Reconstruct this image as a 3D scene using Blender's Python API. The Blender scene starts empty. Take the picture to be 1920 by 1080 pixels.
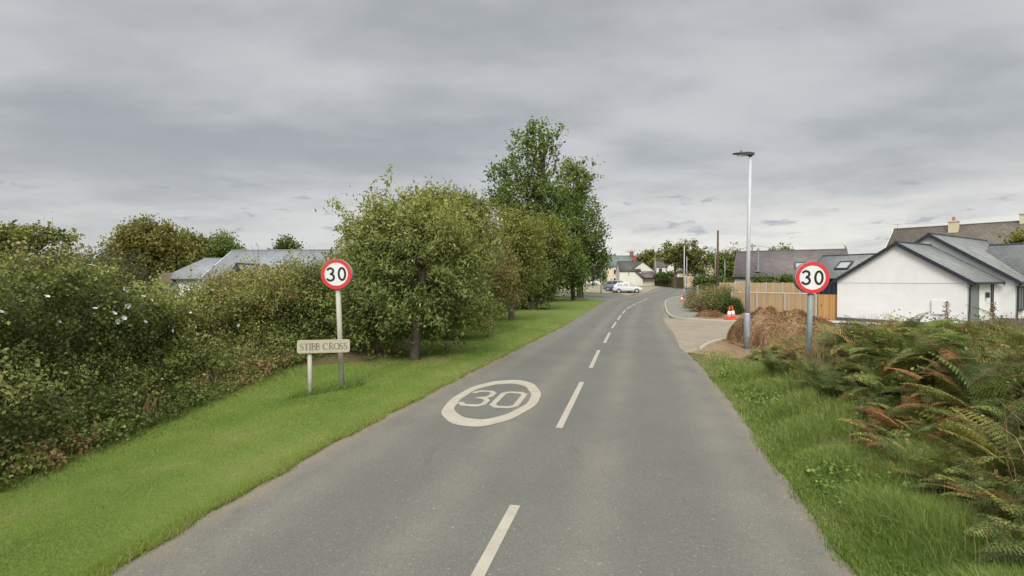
import bpy, math, random
import numpy as np
from mathutils import Vector, Matrix
R = math.radians
rng = np.random.default_rng(7); random.seed(7)
SC = bpy.context.scene; COL = SC.collection

# ------------------------------------------------------------ camera
F = 960.0; PITCH = math.atan(15/960); CAMH = 2.5
cam = bpy.data.objects.new('camera', bpy.data.cameras.new('camera')); COL.objects.link(cam)
cam.location = (0, 0, CAMH); cam.rotation_euler = (R(90)-PITCH, 0, 0)
cam.data.sensor_width = 36; cam.data.lens = 18; cam.data.clip_end = 3000; cam.data.clip_start = .05
SC.camera = cam
SC.render.resolution_x, SC.render.resolution_y = 1024, 576
# ------------------------------------------------------------ exposure
SC.view_settings.view_transform = 'Standard'; SC.view_settings.look = 'None'
SC.view_settings.exposure = 1.0; SC.view_settings.gamma = 1
# ------------------------------------------------------------ node helper
class NT:
    def __init__(s, tree): s.t = tree; s.n = tree.nodes; s.l = tree.links; s.n.clear()
    def add(s, typ, **kw):
        n = s.n.new(typ)
        ins = kw.pop('ins', {})
        for k, v in kw.items(): setattr(n, k, v)
        for k, v in ins.items(): s.set(n, k, v)
        return n
    def set(s, n, k, v):
        i = n.inputs[k]
        if isinstance(v, bpy.types.NodeSocket): s.l.new(v, i)
        elif isinstance(v, bpy.types.Node): s.l.new(v.outputs[0], i)
        else:
            if hasattr(i.default_value, '__len__') and not hasattr(v, '__len__'): v = (v,)*len(i.default_value)
            if hasattr(v, '__len__') and len(i.default_value) == 4 and len(v) == 3: v = (*v, 1)
            i.default_value = v
    def math(s, op, a, b=0.0, c=0.0, clamp=False):
        n = s.add('ShaderNodeMath', operation=op, use_clamp=clamp)
        s.set(n, 0, a); s.set(n, 1, b); s.set(n, 2, c); return n.outputs[0]
    def mix(s, f, a, b, mode='MIX'):
        n = s.add('ShaderNodeMix', data_type='RGBA', blend_type=mode)
        s.set(n, 0, f); s.set(n, 6, a); s.set(n, 7, b); return n.outputs[2]
    def noise(s, vec, scale, detail=4, rough=.55, dist=0):
        n = s.add('ShaderNodeTexNoise'); s.l.new(vec, n.inputs['Vector'])
        n.inputs['Scale'].default_value = scale; n.inputs['Detail'].default_value = detail
        n.inputs['Roughness'].default_value = rough; n.inputs['Distortion'].default_value = dist
        return n.outputs[0]
    def mapr(s, v, a, b, c=0, d=1, smooth=False):
        n = s.add('ShaderNodeMapRange'); n.interpolation_type = 'SMOOTHSTEP' if smooth else 'LINEAR'
        s.set(n, 0, v); s.set(n, 1, a); s.set(n, 2, b); s.set(n, 3, c); s.set(n, 4, d); return n.outputs[0]
    def scalev(s, vec, sc):
        n = s.add('ShaderNodeMapping'); s.l.new(vec, n.inputs[0]); n.inputs['Scale'].default_value = sc; return n.outputs[0]
# ------------------------------------------------------------ world: overcast sky
SUN_EL, SUN_AZ = R(44), R(187)     # azimuth clockwise from +Y : behind the camera
w = bpy.data.worlds.new('World'); SC.world = w; w.use_nodes = True
N = NT(w.node_tree)
tc = N.add('ShaderNodeTexCoord'); sep = N.add('ShaderNodeSeparateXYZ', ins={0: tc.outputs['Generated']})
X, Y, Z = sep.outputs
zc = N.math('ADD', N.math('MAXIMUM', Z, 0.0), .15)
pv = N.add('ShaderNodeCombineXYZ', ins={0: N.math('DIVIDE', X, zc), 1: N.math('DIVIDE', Y, zc), 2: 0.0}).outputs[0]
pv2 = N.add('ShaderNodeMapping', ins={0: pv}); pv2.inputs['Rotation'].default_value = (0, 0, R(12)); pv2.inputs['Scale'].default_value = (.75, 1.15, 1)
n1 = N.noise(pv2.outputs[0], .62, 6, .50, .2)
n2 = N.noise(pv2.outputs[0], 1.9, 5, .5, .2)
nn = N.math('ADD', N.math('MULTIPLY', n1, .74), N.math('MULTIPLY', n2, .26))
base = N.mix(N.mapr(nn, .40, .60, 0, 1, True), (.375, .393, .415), (.585, .597, .605))
# lighter, creamier low band with small dark wisps
band = N.mapr(Z, .05, .24, 1, 0, True)
rightw = N.mapr(X, -.5, .5, .4, 1.0, True)
n3 = N.noise(N.scalev(tc.outputs['Generated'], (3.0, 3.0, 13)), 2.2, 7, .6, .3)
bf = N.math('MULTIPLY', N.math('MULTIPLY', band, rightw), N.mapr(n3, .33, .60, .5, 1, True))
c2 = N.mix(bf, base, (.84, .82, .77))
n4 = N.noise(N.scalev(tc.outputs['Generated'], (6, 6, 22)), 2.6, 5, .55, .2)
wf = N.math('MULTIPLY', N.mapr(n4, .60, .70, 0, .7, True), N.math('MULTIPLY', N.mapr(Z, .03, .06, 0, 1, True), N.mapr(Z, .13, .22, 1, 0, True)))
c3 = N.mix(wf, c2, (.36, .385, .43))
# an overcast sky is brightest overhead and where the sun stands behind the cloud
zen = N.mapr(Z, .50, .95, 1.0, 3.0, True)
sv = N.add('ShaderNodeVectorMath', operation='DOT_PRODUCT', ins={0: tc.outputs['Generated']})
sv.inputs[1].default_value = (math.sin(SUN_AZ)*math.cos(SUN_EL), math.cos(SUN_AZ)*math.cos(SUN_EL), math.sin(SUN_EL))
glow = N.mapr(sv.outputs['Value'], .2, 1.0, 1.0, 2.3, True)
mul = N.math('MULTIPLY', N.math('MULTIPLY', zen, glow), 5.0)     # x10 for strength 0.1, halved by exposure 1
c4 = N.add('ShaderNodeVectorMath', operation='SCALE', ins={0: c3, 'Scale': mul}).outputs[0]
sky = N.add('ShaderNodeTexSky', sky_type='NISHITA', sun_disc=False, sun_elevation=SUN_EL, sun_rotation=SUN_AZ)
warm = N.mapr(sv.outputs['Value'], -.1, .7, 0, 1, True)
c4 = N.mix(warm, c4, (1.0, .97, .90), 'MULTIPLY')
c5 = N.mix(.96, sky.outputs[0], c4)
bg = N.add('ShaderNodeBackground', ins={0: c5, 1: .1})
N.add('ShaderNodeOutputWorld', ins={0: bg.outputs[0]})
# ------------------------------------------------------------ sun behind cloud
sd = bpy.data.lights.new('sun', 'SUN'); sd.energy = 1.5; sd.angle = R(24); sd.color = (1, .965, .9)
sun = bpy.data.objects.new('sun', sd); COL.objects.link(sun)
sun.rotation_euler = (R(90)-SUN_EL, 0, -SUN_AZ + math.pi)   # travels away from the sun's bearing

# ------------------------------------------------------------ geometry helpers
def ray(px, py):
    a, b = (px-960)/F, (540-py)/F
    c, s = math.cos(PITCH), math.sin(PITCH)
    return np.array([a, c+b*s, -s+b*c])
def G(px, py, z=0.0):
    d = ray(px, py); t = (z-CAMH)/d[2]; return (d[0]*t, d[1]*t)
def P(px, py, Yd):
    d = ray(px, py); t = Yd/d[1]; return np.array([d[0]*t, Yd, CAMH+d[2]*t])
def ss(a, b, x):
    t = np.clip((np.asarray(x, float)-a)/(b-a), 0, 1); return t*t*(3-2*t)
LE = np.array([(-5.5,-6),(-4.5,0),(-3.44,4.32),(-2.81,7.5),(-1.14,13.7),(.87,20.9),(2.6,27),(4.16,33.3),(5.9,40),(8.6,51),(11.1,61)])
RE = np.array([(.6,-6),(1.95,0),(2.93,4.32),(3.73,7.62),(4.34,9.8),(5.64,15.5),(6.6,19.2),(7.6,24),(9.0,30),(10.5,35),(12.4,41.4),(14.6,50),(18,60),(21.5,67),(27,77),(33.5,93),(44,122)])
CE = np.array([(-2.7,-5),(-1.36,0),(-.28,4.32),(.79,8.63),(1.70,12.56),(3.13,18.3),(4.62,24.2),(6.2,30.3),(7.75,36.5),(9.4,42.6),(11.0,48.3),(13.06,54.8),(15.0,60.5),(17.7,67.6),(20.9,74.8),(25,83),(30,94),(41,122)])
def xr(y): return np.interp(y, RE[:,1], RE[:,0])
def xl(y): return np.interp(y, LE[:,1], LE[:,0])
def hgt(x, y):
    x = np.asarray(x, float); y = np.asarray(y, float)
    f = np.interp(y, [0,62,72,82,105,120,200,500], [0,0,.15,.42,.95,1.25,2.3,4])
    u = x/np.maximum(y, 1)
    z = f*(1-.45*ss(.27,.35,u))
    e = x-xr(y)
    e = e-.35*ss(7.5,5,y)*-1*0
    A = .07*ss(.05,.7,e)+.20*ss(.5,1.7,e)+.54*ss(1.75,3.1,e)
    z = z + A*(1-ss(10.4,15.4,y))
    z = z + .28*ss(13,17.5,y)*ss(13.5,17.5,x)*(1-ss(23.5,28,y))
    l = xl(np.minimum(y,61))-x
    z = z + .10*ss(.05,1.2,l)*(1-ss(50,60,y)) + .22*ss(2.6,4.2,l)*(1-ss(12,30,y))
    return z
def H(x, y): return float(hgt(x, y))

def link(o, parent=None):
    COL.objects.link(o)
    if parent is not None: o.parent = parent
    return o
def tag(o, label=None, cat=None, group=None, kind=None):
    for k, v in (('label', label), ('category', cat), ('group', group), ('kind', kind)):
        if v: o[k] = v
    return o
def thing(name, loc, label, cat, group=None, rz=0, tilt=(0, 0)):
    o = bpy.data.objects.new(name, None); COL.objects.link(o)
    o.location = loc; o.rotation_euler = (tilt[0], tilt[1], rz); o.empty_display_size = .2
    return tag(o, label, cat, group)
def npmesh(name, V, F4=None, F3=None, mat=None, parent=None, col=None, smooth=False, uv=None):
    me = bpy.data.meshes.new(name); V = np.asarray(V, np.float32)
    me.vertices.add(len(V)); me.vertices.foreach_set('co', V.ravel())
    fs = []; tot = []
    if F4 is not None and len(F4): fs.append(np.asarray(F4, np.int32).ravel()); tot.append(np.full(len(F4), 4, np.int32))
    if F3 is not None and len(F3): fs.append(np.asarray(F3, np.int32).ravel()); tot.append(np.full(len(F3), 3, np.int32))
    L = np.concatenate(fs); T = np.concatenate(tot)
    me.loops.add(len(L)); me.loops.foreach_set('vertex_index', L)
    me.polygons.add(len(T)); me.polygons.foreach_set('loop_start', np.concatenate([[0], np.cumsum(T)[:-1]]).astype(np.int32))
    if smooth: me.polygons.foreach_set('use_smooth', np.ones(len(T), bool))
    me.update(calc_edges=True)
    if col is not None:
        a = me.color_attributes.new('col', 'FLOAT_COLOR', 'POINT')
        c = np.ones((len(V), 4), np.float32); c[:, :3] = col; a.data.foreach_set('color', c.ravel())
    if uv is not None:
        u = me.uv_layers.new(name='UVMap'); u.data.foreach_set('uv', np.asarray(uv, np.float32)[L].ravel())
    if mat: me.materials.append(mat)
    o = bpy.data.objects.new(name, me); link(o, parent); return o
class MB:
    def __init__(s): s.v = []; s.f = []; s.uv = {}
    def add(s, vs, fs):
        b = len(s.v); s.v += [tuple(map(float, v)) for v in vs]; s.f += [tuple(i+b for i in f) for f in fs]; return s
    def box(s, c, d, rz=0, M=None):
        x, y, z = d[0]/2, d[1]/2, d[2]/2
        vs = [(a*x, b*y, e*z) for e in (-1, 1) for a, b in ((-1,-1),(1,-1),(1,1),(-1,1))]
        cr, sr = math.cos(rz), math.sin(rz)
        vs = [(c[0]+p*cr-q*sr, c[1]+p*sr+q*cr, c[2]+r) for p, q, r in vs]
        return s.add(vs, [(3,2,1,0),(4,5,6,7),(0,1,5,4),(1,2,6,5),(2,3,7,6),(3,0,4,7)])
    def tube(s, pts, rad, n=8, caps=True):
        pts = [Vector(p) for p in pts]
        if not hasattr(rad, '__len__'): rad = [rad]*len(pts)
        vs = []; fs = []
        for i, p in enumerate(pts):
            d = (pts[min(i+1, len(pts)-1)]-pts[max(i-1, 0)]).normalized()
            a = d.orthogonal().normalized() if abs(d.z) < .9 else Vector((1, 0, 0))
            a = (a-d*a.dot(d)).normalized(); b = d.cross(a)
            for k in range(n):
                t = 2*math.pi*k/n; vs.append(p+(a*math.cos(t)+b*math.sin(t))*rad[i])
        for i in range(len(pts)-1):
            for k in range(n): fs.append((i*n+k, i*n+(k+1)%n, (i+1)*n+(k+1)%n, (i+1)*n+k))
        if caps: fs.append(tuple(range(n))[::-1]); fs.append(tuple((len(pts)-1)*n+k for k in range(n)))
        return s.add(vs, fs)
    def prism(s, poly, axis, a, b):
        """poly: 2D outline; axis 'x','y','z' = extrusion axis from a to b"""
        n = len(poly)
        def pt(p, t): return {'x': (t, p[0], p[1]), 'y': (p[0], t, p[1]), 'z': (p[0], p[1], t)}[axis]
        vs = [pt(p, a) for p in poly]+[pt(p, b) for p in poly]
        return s.add(vs, [tuple(range(n)), tuple(range(2*n-1, n-1, -1))]+[(i, i+n, (i+1)%n+n, (i+1)%n) for i in range(n)])
    def build(s, name, mat, parent=None, smooth=False, bevel=0, label=None):
        me = bpy.data.meshes.new(name); me.from_pydata(s.v, [], s.f); me.validate()
        import bmesh
        bm = bmesh.new(); bm.from_mesh(me); bmesh.ops.recalc_face_normals(bm, faces=bm.faces); bm.to_mesh(me); bm.free()
        me.materials.append(mat)
        if smooth: me.polygons.foreach_set('use_smooth', [True]*len(me.polygons))
        o = bpy.data.objects.new(name, me); link(o, parent)
        if bevel:
            m = o.modifiers.new('bevel', 'BEVEL'); m.width = bevel; m.segments = 2; m.limit_method = 'ANGLE'
        if label: o['label'] = label
        return o
def ribbon(pts, wd):
    """flat stroke of width wd along 2D pts -> (verts2d, quads)"""
    p = np.array(pts, float); n = len(p); closed = np.allclose(p[0], p[-1])
    out = []
    for i in range(n):
        if closed: a = p[i-1] if i > 0 else p[-2]; b = p[i+1] if i < n-1 else p[1]
        else: a = p[max(i-1, 0)]; b = p[min(i+1, n-1)]
        d1 = p[i]-a; d2 = b-p[i]
        if np.hypot(*d1) < 1e-9: d1 = d2
        if np.hypot(*d2) < 1e-9: d2 = d1
        d1 = d1/np.hypot(*d1); d2 = d2/np.hypot(*d2)
        t = d1+d2; t = t/max(np.hypot(*t), 1e-6); nn_ = np.array([-t[1], t[0]])
        k = 1/max(.5, abs(nn_[0]*-d1[1]+nn_[1]*d1[0]))
        ww = wd[i] if hasattr(wd, '__len__') else wd
        out += [p[i]+nn_*ww/2*k, p[i]-nn_*ww/2*k]
    return out, [(2*i, 2*i+1, 2*i+3, 2*i+2) for i in range(n-1)]
def arc(cx, cy, rx, ry, a0, a1, n=12):
    return [(cx+rx*math.cos(R(a0+(a1-a0)*i/n)), cy+ry*math.sin(R(a0+(a1-a0)*i/n))) for i in range(n+1)]
def wav(p, k, seed=0):
    r = np.random.default_rng(seed); s = np.zeros(len(p))
    for i in range(7):
        d = r.normal(size=3); d /= np.linalg.norm(d); s += np.sin(p@d*k*r.uniform(.6, 1.9)+r.uniform(0, 6.3))
    return s/3.2
# ------------------------------------------------------------ materials
def mat(name):
    m = bpy.data.materials.new(name); m.use_nodes = True; return m, NT(m.node_tree)
def fin(N, shader, disp=None):
    o = N.add('ShaderNodeOutputMaterial', ins={0: shader})
def bump(N, h, strength=.3, dist=.01):
    return N.add('ShaderNodeBump', ins={'Strength': strength, 'Distance': dist, 'Height': h}).outputs[0]
def simple(name, col, rough=.6, metal=0, var=.12, scale=6, spec=.4, dirt=None, bumps=0, bscale=60):
    m, N = mat(name); tc = N.add('ShaderNodeTexCoord').outputs['Object']
    n = N.noise(tc, scale, 5, .6)
    c = N.mix(N.mapr(n, .3, .7), tuple(v*(1-var) for v in col), tuple(min(1, v*(1+var)) for v in col))
    if dirt:
        c = N.mix(N.math('MULTIPLY', N.mapr(N.noise(tc, dirt[1], 6, .65), .48, .72), dirt[2]), c, dirt[0])
    b = N.add('ShaderNodeBsdfPrincipled', ins={'Base Color': c, 'Roughness': rough, 'Metallic': metal, 'Specular IOR Level': spec})
    if bumps: N.set(b, 'Normal', bump(N, N.noise(tc, bscale, 4), bumps, .01))
    fin(N, b.outputs[0]); return m
def leafmat(name, trans=.3, rough=.55, spec=.25, tint=(1.25, 1.3, .7)):
    m, N = mat(name); a = N.add('ShaderNodeAttribute', attribute_name='col').outputs['Color']
    b = N.add('ShaderNodeBsdfPrincipled', ins={'Base Color': a, 'Roughness': rough, 'Specular IOR Level': spec})
    t = N.add('ShaderNodeBsdfTranslucent', ins={'Color': N.mix(1.0, a, tint, 'MULTIPLY')})
    x = N.add('ShaderNodeMixShader', ins={0: trans, 1: b.outputs[0], 2: t.outputs[0]})
    fin(N, x.outputs[0]); return m
M = {}
M['leaf'] = leafmat('leaves', .3, .6, .18); M['grassblade'] = leafmat('grass_blades', .35, .7, .12, (1.15, 1.12, .85)); M['fern'] = leafmat('fern_fronds', .28, .6, .12)
M['straw'] = leafmat('dry_straw', .12, .8, .1)
M['bark'] = simple('bark', (.075, .058, .042), .9, var=.35, scale=9, bumps=.8, bscale=25)
M['birch'] = simple('pale_bark', (.34, .29, .22), .85, var=.25, scale=8, dirt=((.05, .04, .03), 9, .8), bumps=.5, bscale=25)
M['galv'] = simple('galvanised_steel', (.30, .34, .36), .45, .6, var=.1, scale=4, dirt=((.2, .21, .21), 5, .5))
M['postcream'] = simple('weathered_cream_post', (.36, .35, .295), .6, var=.12, dirt=((.25, .24, .18), 4, .5))
M['postgrey'] = simple('blue_grey_post', (.19, .24, .26), .55, var=.12, dirt=((.10, .14, .10), 4, .6))
M['lampwhite'] = simple('pale_lamp_column', (.42, .42, .45), .5, var=.05)
M['lampbase'] = simple('lamp_column_base', (.27, .30, .35), .5, .2, var=.1)
M['dark'] = simple('dark_plastic', (.035, .037, .042), .5)
M['signwhite'] = simple('sign_white', (.60, .61, .61), .35, var=.03)
M['signred'] = simple('sign_red', (.50, .035, .04), .35, var=.05)
M['signblack'] = simple('sign_black', (.012, .012, .016), .35)
M['signback'] = simple('sign_back_grey', (.17, .18, .16), .6)
M['paint'] = None
def asphalt():
    m, N = mat('asphalt'); g = N.add('ShaderNodeNewGeometry').outputs['Position']
    uv = N.add('ShaderNodeUVMap'); uv.uv_map = 'UVMap'; s = N.add('ShaderNodeSeparateXYZ', ins={0: uv.outputs[0]}); u = s.outputs[0]
    c = N.mix(N.mapr(N.noise(g, .35, 5, .6), .3, .7), (.101, .102, .092), (.124, .123, .108))
    # paler, browner wheel tracks and dusty edges worn into the surface
    lane = N.math('ABSOLUTE', N.math('SUBTRACT', N.math('FRACT', N.math('MULTIPLY', u, 2.0)), .5))
    trk = N.mapr(N.math('ABSOLUTE', N.math('SUBTRACT', lane, .25)), .0, .16, 1, 0, True)
    c = N.mix(N.math('MULTIPLY', trk, N.mapr(N.noise(g, .8, 3), .3, .7, .25, .85)), c, (.158, .148, .126))
    ed = N.mapr(N.math('ADD', N.math('ABSOLUTE', N.math('SUBTRACT', u, .5)), N.math('MULTIPLY', N.math('SUBTRACT', N.noise(g, 1.4, 5, .7), .5), .10)), .40, .475, 0, .8, True)
    c = N.mix(ed, c, (.185, .155, .118))
    vo = N.add('ShaderNodeTexVoronoi', ins={'Vector': g}); vo.inputs['Scale'].default_value = 110
    st = N.mapr(vo.outputs['Color'], .0, 1.0, .72, 1.28)
    c = N.mix(1.0, c, N.add('ShaderNodeCombineXYZ', ins={0: st, 1: st, 2: st}).outputs[0], 'MULTIPLY')
    sp = N.mapr(N.noise(g, 24, 2), .66, .72, 0, .5)
    c = N.mix(sp, c, (.36, .34, .30))
    cr = N.mapr(N.noise(N.scalev(g, (1, .25, 1)), 1.1, 8, .7, 1.5), .495, .505, 0, 1)
    pt = N.mapr(N.noise(g, .16, 2), .55, .56, 0, .13)
    c = N.mix(pt, c, (.07, .07, .068))
    c = N.mix(N.mapr(N.noise(N.scalev(g, (1.6, .5, 1)), .9, 6, .7, .6), .60, .70, 0, .35), c, (.062, .062, .062))
    c = N.mix(N.math('MULTIPLY', N.mapr(N.noise(g, 5, 6, .8), .62, .74, 0, .6), N.mapr(N.math('ABSOLUTE', N.math('SUBTRACT', u, .5)), .30, .46, 0, 1, True)), c, (.17, .13, .085))
    b = N.add('ShaderNodeBsdfPrincipled', ins={'Base Color': c, 'Roughness': .85, 'Specular IOR Level': .3})
    N.set(b, 'Normal', bump(N, N.math('ADD', vo.outputs['Distance'], N.noise(g, 30, 3)), .5, .008))
    fin(N, b.outputs[0]); return m
M['asphalt'] = asphalt()
def ground(name, ca, cb, cc, s1=.6, s2=3, fine=40, bs=.5, worn=(.45, .65)):
    m, N = mat(name); g = N.add('ShaderNodeNewGeometry').outputs['Position']
    c = N.mix(N.mapr(N.noise(g, s1, 6, .65), .35, .65), ca, cb)
    c = N.mix(N.mapr(N.noise(g, s2, 6, .7), worn[0], worn[1], 0, .8), c, cc)
    f = N.mapr(N.noise(g, fine, 4, .7), .25, .75, .65, 1.35)
    c = N.mix(1.0, c, N.add('ShaderNodeCombineXYZ', ins={0: f, 1: f, 2: f}).outputs[0], 'MULTIPLY')
    b = N.add('ShaderNodeBsdfPrincipled', ins={'Base Color': c, 'Roughness': .95, 'Specular IOR Level': .1})
    N.set(b, 'Normal', bump(N, N.noise(g, fine*.6, 5), bs, .03)); fin(N, b.outputs[0]); return m
M['lawn'] = ground('mown_grass', (.085, .125, .028), (.115, .155, .038), (.16, .16, .065), .5, 2.2, 45, .7, (.55, .72))
M['field'] = ground('field_grass', (.06, .095, .02), (.10, .12, .035), (.16, .13, .06), .08, .9, 20)
M['rough'] = ground('rough_grass_soil', (.07, .08, .025), (.11, .11, .04), (.13, .10, .055), .7, 2.5, 30)
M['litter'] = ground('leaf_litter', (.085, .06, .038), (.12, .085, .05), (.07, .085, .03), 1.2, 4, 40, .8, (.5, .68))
M['soil'] = ground('brown_soil', (.17, .11, .065), (.22, .15, .09), (.26, .20, .13), 1.2, 5, 40, .8)
M['dusty'] = ground('dusty_tarmac', (.185, .165, .135), (.235, .205, .165), (.27, .225, .17), .3, 1.5, 60, .2)
M['gravel'] = ground('gravel_forecourt', (.22, .19, .14), (.28, .24, .18), (.17, .16, .12), .25, 1.2, 50, .3)
M['pave'] = ground('grey_pavement', (.15, .15, .145), (.18, .175, .16), (.22, .20, .16), .4, 2, 60, .2)
M['kerb'] = simple('concrete_kerb', (.31, .285, .235), .85, var=.15, scale=3, dirt=((.22, .17, .11), 3, .6))
def paintm():
    m, N = mat('road_paint'); g = N.add('ShaderNodeNewGeometry').outputs['Position']
    c = N.mix(N.mapr(N.noise(g, 3, 5, .7), .35, .7), (.29, .265, .215), (.355, .33, .275))
    c = N.mix(N.mapr(N.noise(g, 22, 6, .8), .55, .68, 0, .8), c, (.17, .165, .15))
    b = N.add('ShaderNodeBsdfPrincipled', ins={'Base Color': c, 'Roughness': .7}); N.set(b, 'Normal', bump(N, N.noise(g, 80, 3), .4, .004))
    fin(N, b.outputs[0]); return m
M['paint'] = paintm()
def tiles(name, c1, c2, mort, bw, rh, var=.5, rough=.6, bs=.5, spec=.35, lichen=None):
    m, N = mat(name); uv = N.add('ShaderNodeUVMap'); uv.uv_map = 'UVMap'
    b = N.add('ShaderNodeTexBrick', ins={'Vector': uv.outputs[0], 'Color1': c1, 'Color2': c2, 'Mortar': mort, 'Scale': 1.0, 'Mortar Size': .012, 'Brick Width': bw, 'Row Height': rh, 'Bias': 0.0, 'Mortar Smooth': .3})
    n = N.noise(uv.outputs[0], .9, 6, .7)
    c = N.mix(N.mapr(n, .35, .7, 0, var), b.outputs[0], tuple(v*1.45 for v in c2))
    if lichen: c = N.mix(N.mapr(N.noise(uv.outputs[0], 2.2, 6, .75), .56, .70, 0, .6), c, lichen)
    p = N.add('ShaderNodeBsdfPrincipled', ins={'Base Color': c, 'Roughness': rough, 'Specular IOR Level': spec})
    # each course overlaps the one below
    s = N.add('ShaderNodeSeparateXYZ', ins={0: uv.outputs[0]}); fr = N.math('FRACT', N.math('DIVIDE', s.outputs[1], rh))
    N.set(p, 'Normal', bump(N, N.math('ADD', fr, N.math('MULTIPLY', b.outputs[1], -.6)), bs, .03)); fin(N, p.outputs[0]); return m
M['slate'] = tiles('grey_slate', (.145, .155, .152), (.180, .188, .182), (.055, .06, .06), .30, .27, rough=.8, spec=.2)
M['slateleft'] = tiles('pale_slate', (.17, .18, .195), (.20, .21, .225), (.11, .12, .13), .3, .25, rough=.8, spec=.2)
M['slateold'] = tiles('old_purple_slate', (.085, .072, .078), (.12, .10, .10), (.05, .045, .045), .4, .28, lichen=(.19, .16, .12))
M['slatedark'] = tiles('dark_slate', (.045, .047, .044), (.065, .066, .06), (.03, .03, .03), .4, .3)
M['browntile'] = tiles('brown_concrete_tile', (.085, .07, .052), (.125, .108, .084), (.04, .033, .026), .34, .36, bs=1)
M['greentile'] = tiles('grey_green_slate', (.10, .125, .12), (.125, .15, .14), (.08, .09, .09), .4, .3, rough=.8, spec=.2)
M['render'] = simple('white_render', (.67, .67, .68), .85, var=.03, scale=2, dirt=((.54, .54, .52), 1.2, .35), bumps=.15, bscale=90)
M['cream'] = simple('cream_render', (.52, .47, .34), .85, var=.06, scale=1, dirt=((.48, .44, .33), .8, .5))
M['offwhite'] = simple('aged_white_render', (.54, .54, .48), .85, var=.06, scale=1, dirt=((.5, .5, .45), .8, .5))
M['greyrend'] = simple('grey_render', (.36, .37, .39), .85, var=.08, scale=1, dirt=((.25, .26, .27), .8, .5))
M['yellow'] = simple('yellow_render', (.56, .44, .31), .85, var=.06, scale=1)
M['pink'] = simple('pink_render', (.60, .40, .34), .85, var=.06, scale=1)
M['plinth'] = simple('dark_plinth_brick', (.075, .085, .11), .8, var=.3, scale=8)
M['charcoal'] = simple('charcoal_board', (.022, .026, .038), .5, var=.2)
M['white'] = simple('white_trim', (.60, .60, .59), .5, var=.05)
M['glass'] = simple('dark_window_glass', (.035, .04, .045), .12, var=.2, scale=1, spec=.3)
M['skyglass'] = simple('rooflight_glass', (.24, .27, .29), .06, var=.1, scale=1, spec=1.0)
M['doorgrey'] = simple('grey_door', (.16, .175, .19), .5)
M['brick'] = simple('red_brick', (.24, .085, .055), .9, var=.3, scale=5, dirt=((.12, .07, .05), 2, .5))
M['chimstone'] = simple('brown_chimney', (.14, .11, .075), .9, var=.3, scale=4)
M['terracotta'] = simple('terracotta', (.34, .12, .075), .8)
def boards(name, c1, c2, pitch, axis=0, gap=(.05, .035, .02)):
    m, N = mat(name); t = N.add('ShaderNodeTexCoord').outputs['Object']
    s = N.add('ShaderNodeSeparateXYZ', ins={0: t}); q = N.math('DIVIDE', s.outputs[axis], pitch)
    wn = N.add('ShaderNodeTexWhiteNoise', noise_dimensions='1D'); N.set(wn, 'W', N.math('FLOOR', q))
    c = N.mix(wn.outputs[0], c1, c2)
    gr = N.noise(N.scalev(t, (14, 14, .8)), 3, 5, .6); c = N.mix(N.mapr(gr, .35, .7, 0, .35), c, tuple(v*.55 for v in c1))
    f = N.math('ABSOLUTE', N.math('SUBTRACT', N.math('FRACT', q), .5)); e = N.mapr(f, .44, .49, 0, .8)
    c = N.mix(e, c, gap)
    p = N.add('ShaderNodeBsdfPrincipled', ins={'Base Color': c, 'Roughness': .8, 'Specular IOR Level': .2})
    N.set(p, 'Normal', bump(N, N.math('SUBTRACT', 1.0, e), .6, .015)); fin(N, p.outputs[0]); return m
M['fence'] = boards('fence_boards', (.40, .28, .165), (.50, .37, .23), .10)
M['gate'] = boards('gate_boards', (.36, .20, .075), (.44, .26, .10), .12)
M['fenceold'] = boards('old_fence_boards', (.16, .125, .065), (.23, .18, .10), .16)
M['cladding'] = boards('dark_cladding', (.022, .03, .045), (.04, .05, .07), .14, gap=(.004, .005, .008))
M['concrete'] = simple('concrete', (.40, .385, .35), .9, var=.12, scale=3, dirt=((.26, .24, .19), 3, .5))
M['rail'] = simple('fence_rail', (.55, .50, .42), .8, var=.1)
M['timber'] = simple('weathered_timber', (.22, .205, .18), .9, var=.25, scale=7)
M['pole'] = simple('creosoted_pole', (.085, .048, .036), .85, var=.25, scale=4)
M['polegreen'] = simple('mossy_pole', (.15, .16, .11), .9, var=.2, scale=4)
M['wire'] = simple('overhead_wire', (.16, .17, .18), .6)
M['cone'] = simple('cone_orange', (.80, .09, .045), .5, var=.06)
M['conewhite'] = simple('cone_white_band', (.80, .78, .76), .4)
M['conebase'] = simple('cone_base', (.60, .11, .06), .7, dirt=((.2, .12, .08), 6, .6))
M['carwhite'] = simple('white_car_paint', (.48, .49, .51), .3, var=.02, spec=.6)
M['cargrey'] = simple('grey_car_paint', (.20, .21, .23), .25, .4, var=.04, spec=.6)
M['carblue'] = simple('blue_car_paint', (.05, .07, .22), .25, .2, var=.04, spec=.6)
M['tyre'] = simple('tyre_rubber', (.018, .018, .02), .9)
M['rim'] = simple('alloy_rim', (.48, .49, .51), .35, .7)
M['lens'] = simple('headlamp_lens', (.6, .62, .65), .15, spec=.8)
M['taillamp'] = simple('tail_lamp', (.30, .02, .02), .3)
M['petal'] = simple('white_petals', (.66, .66, .66), .7, var=.03)
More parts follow.
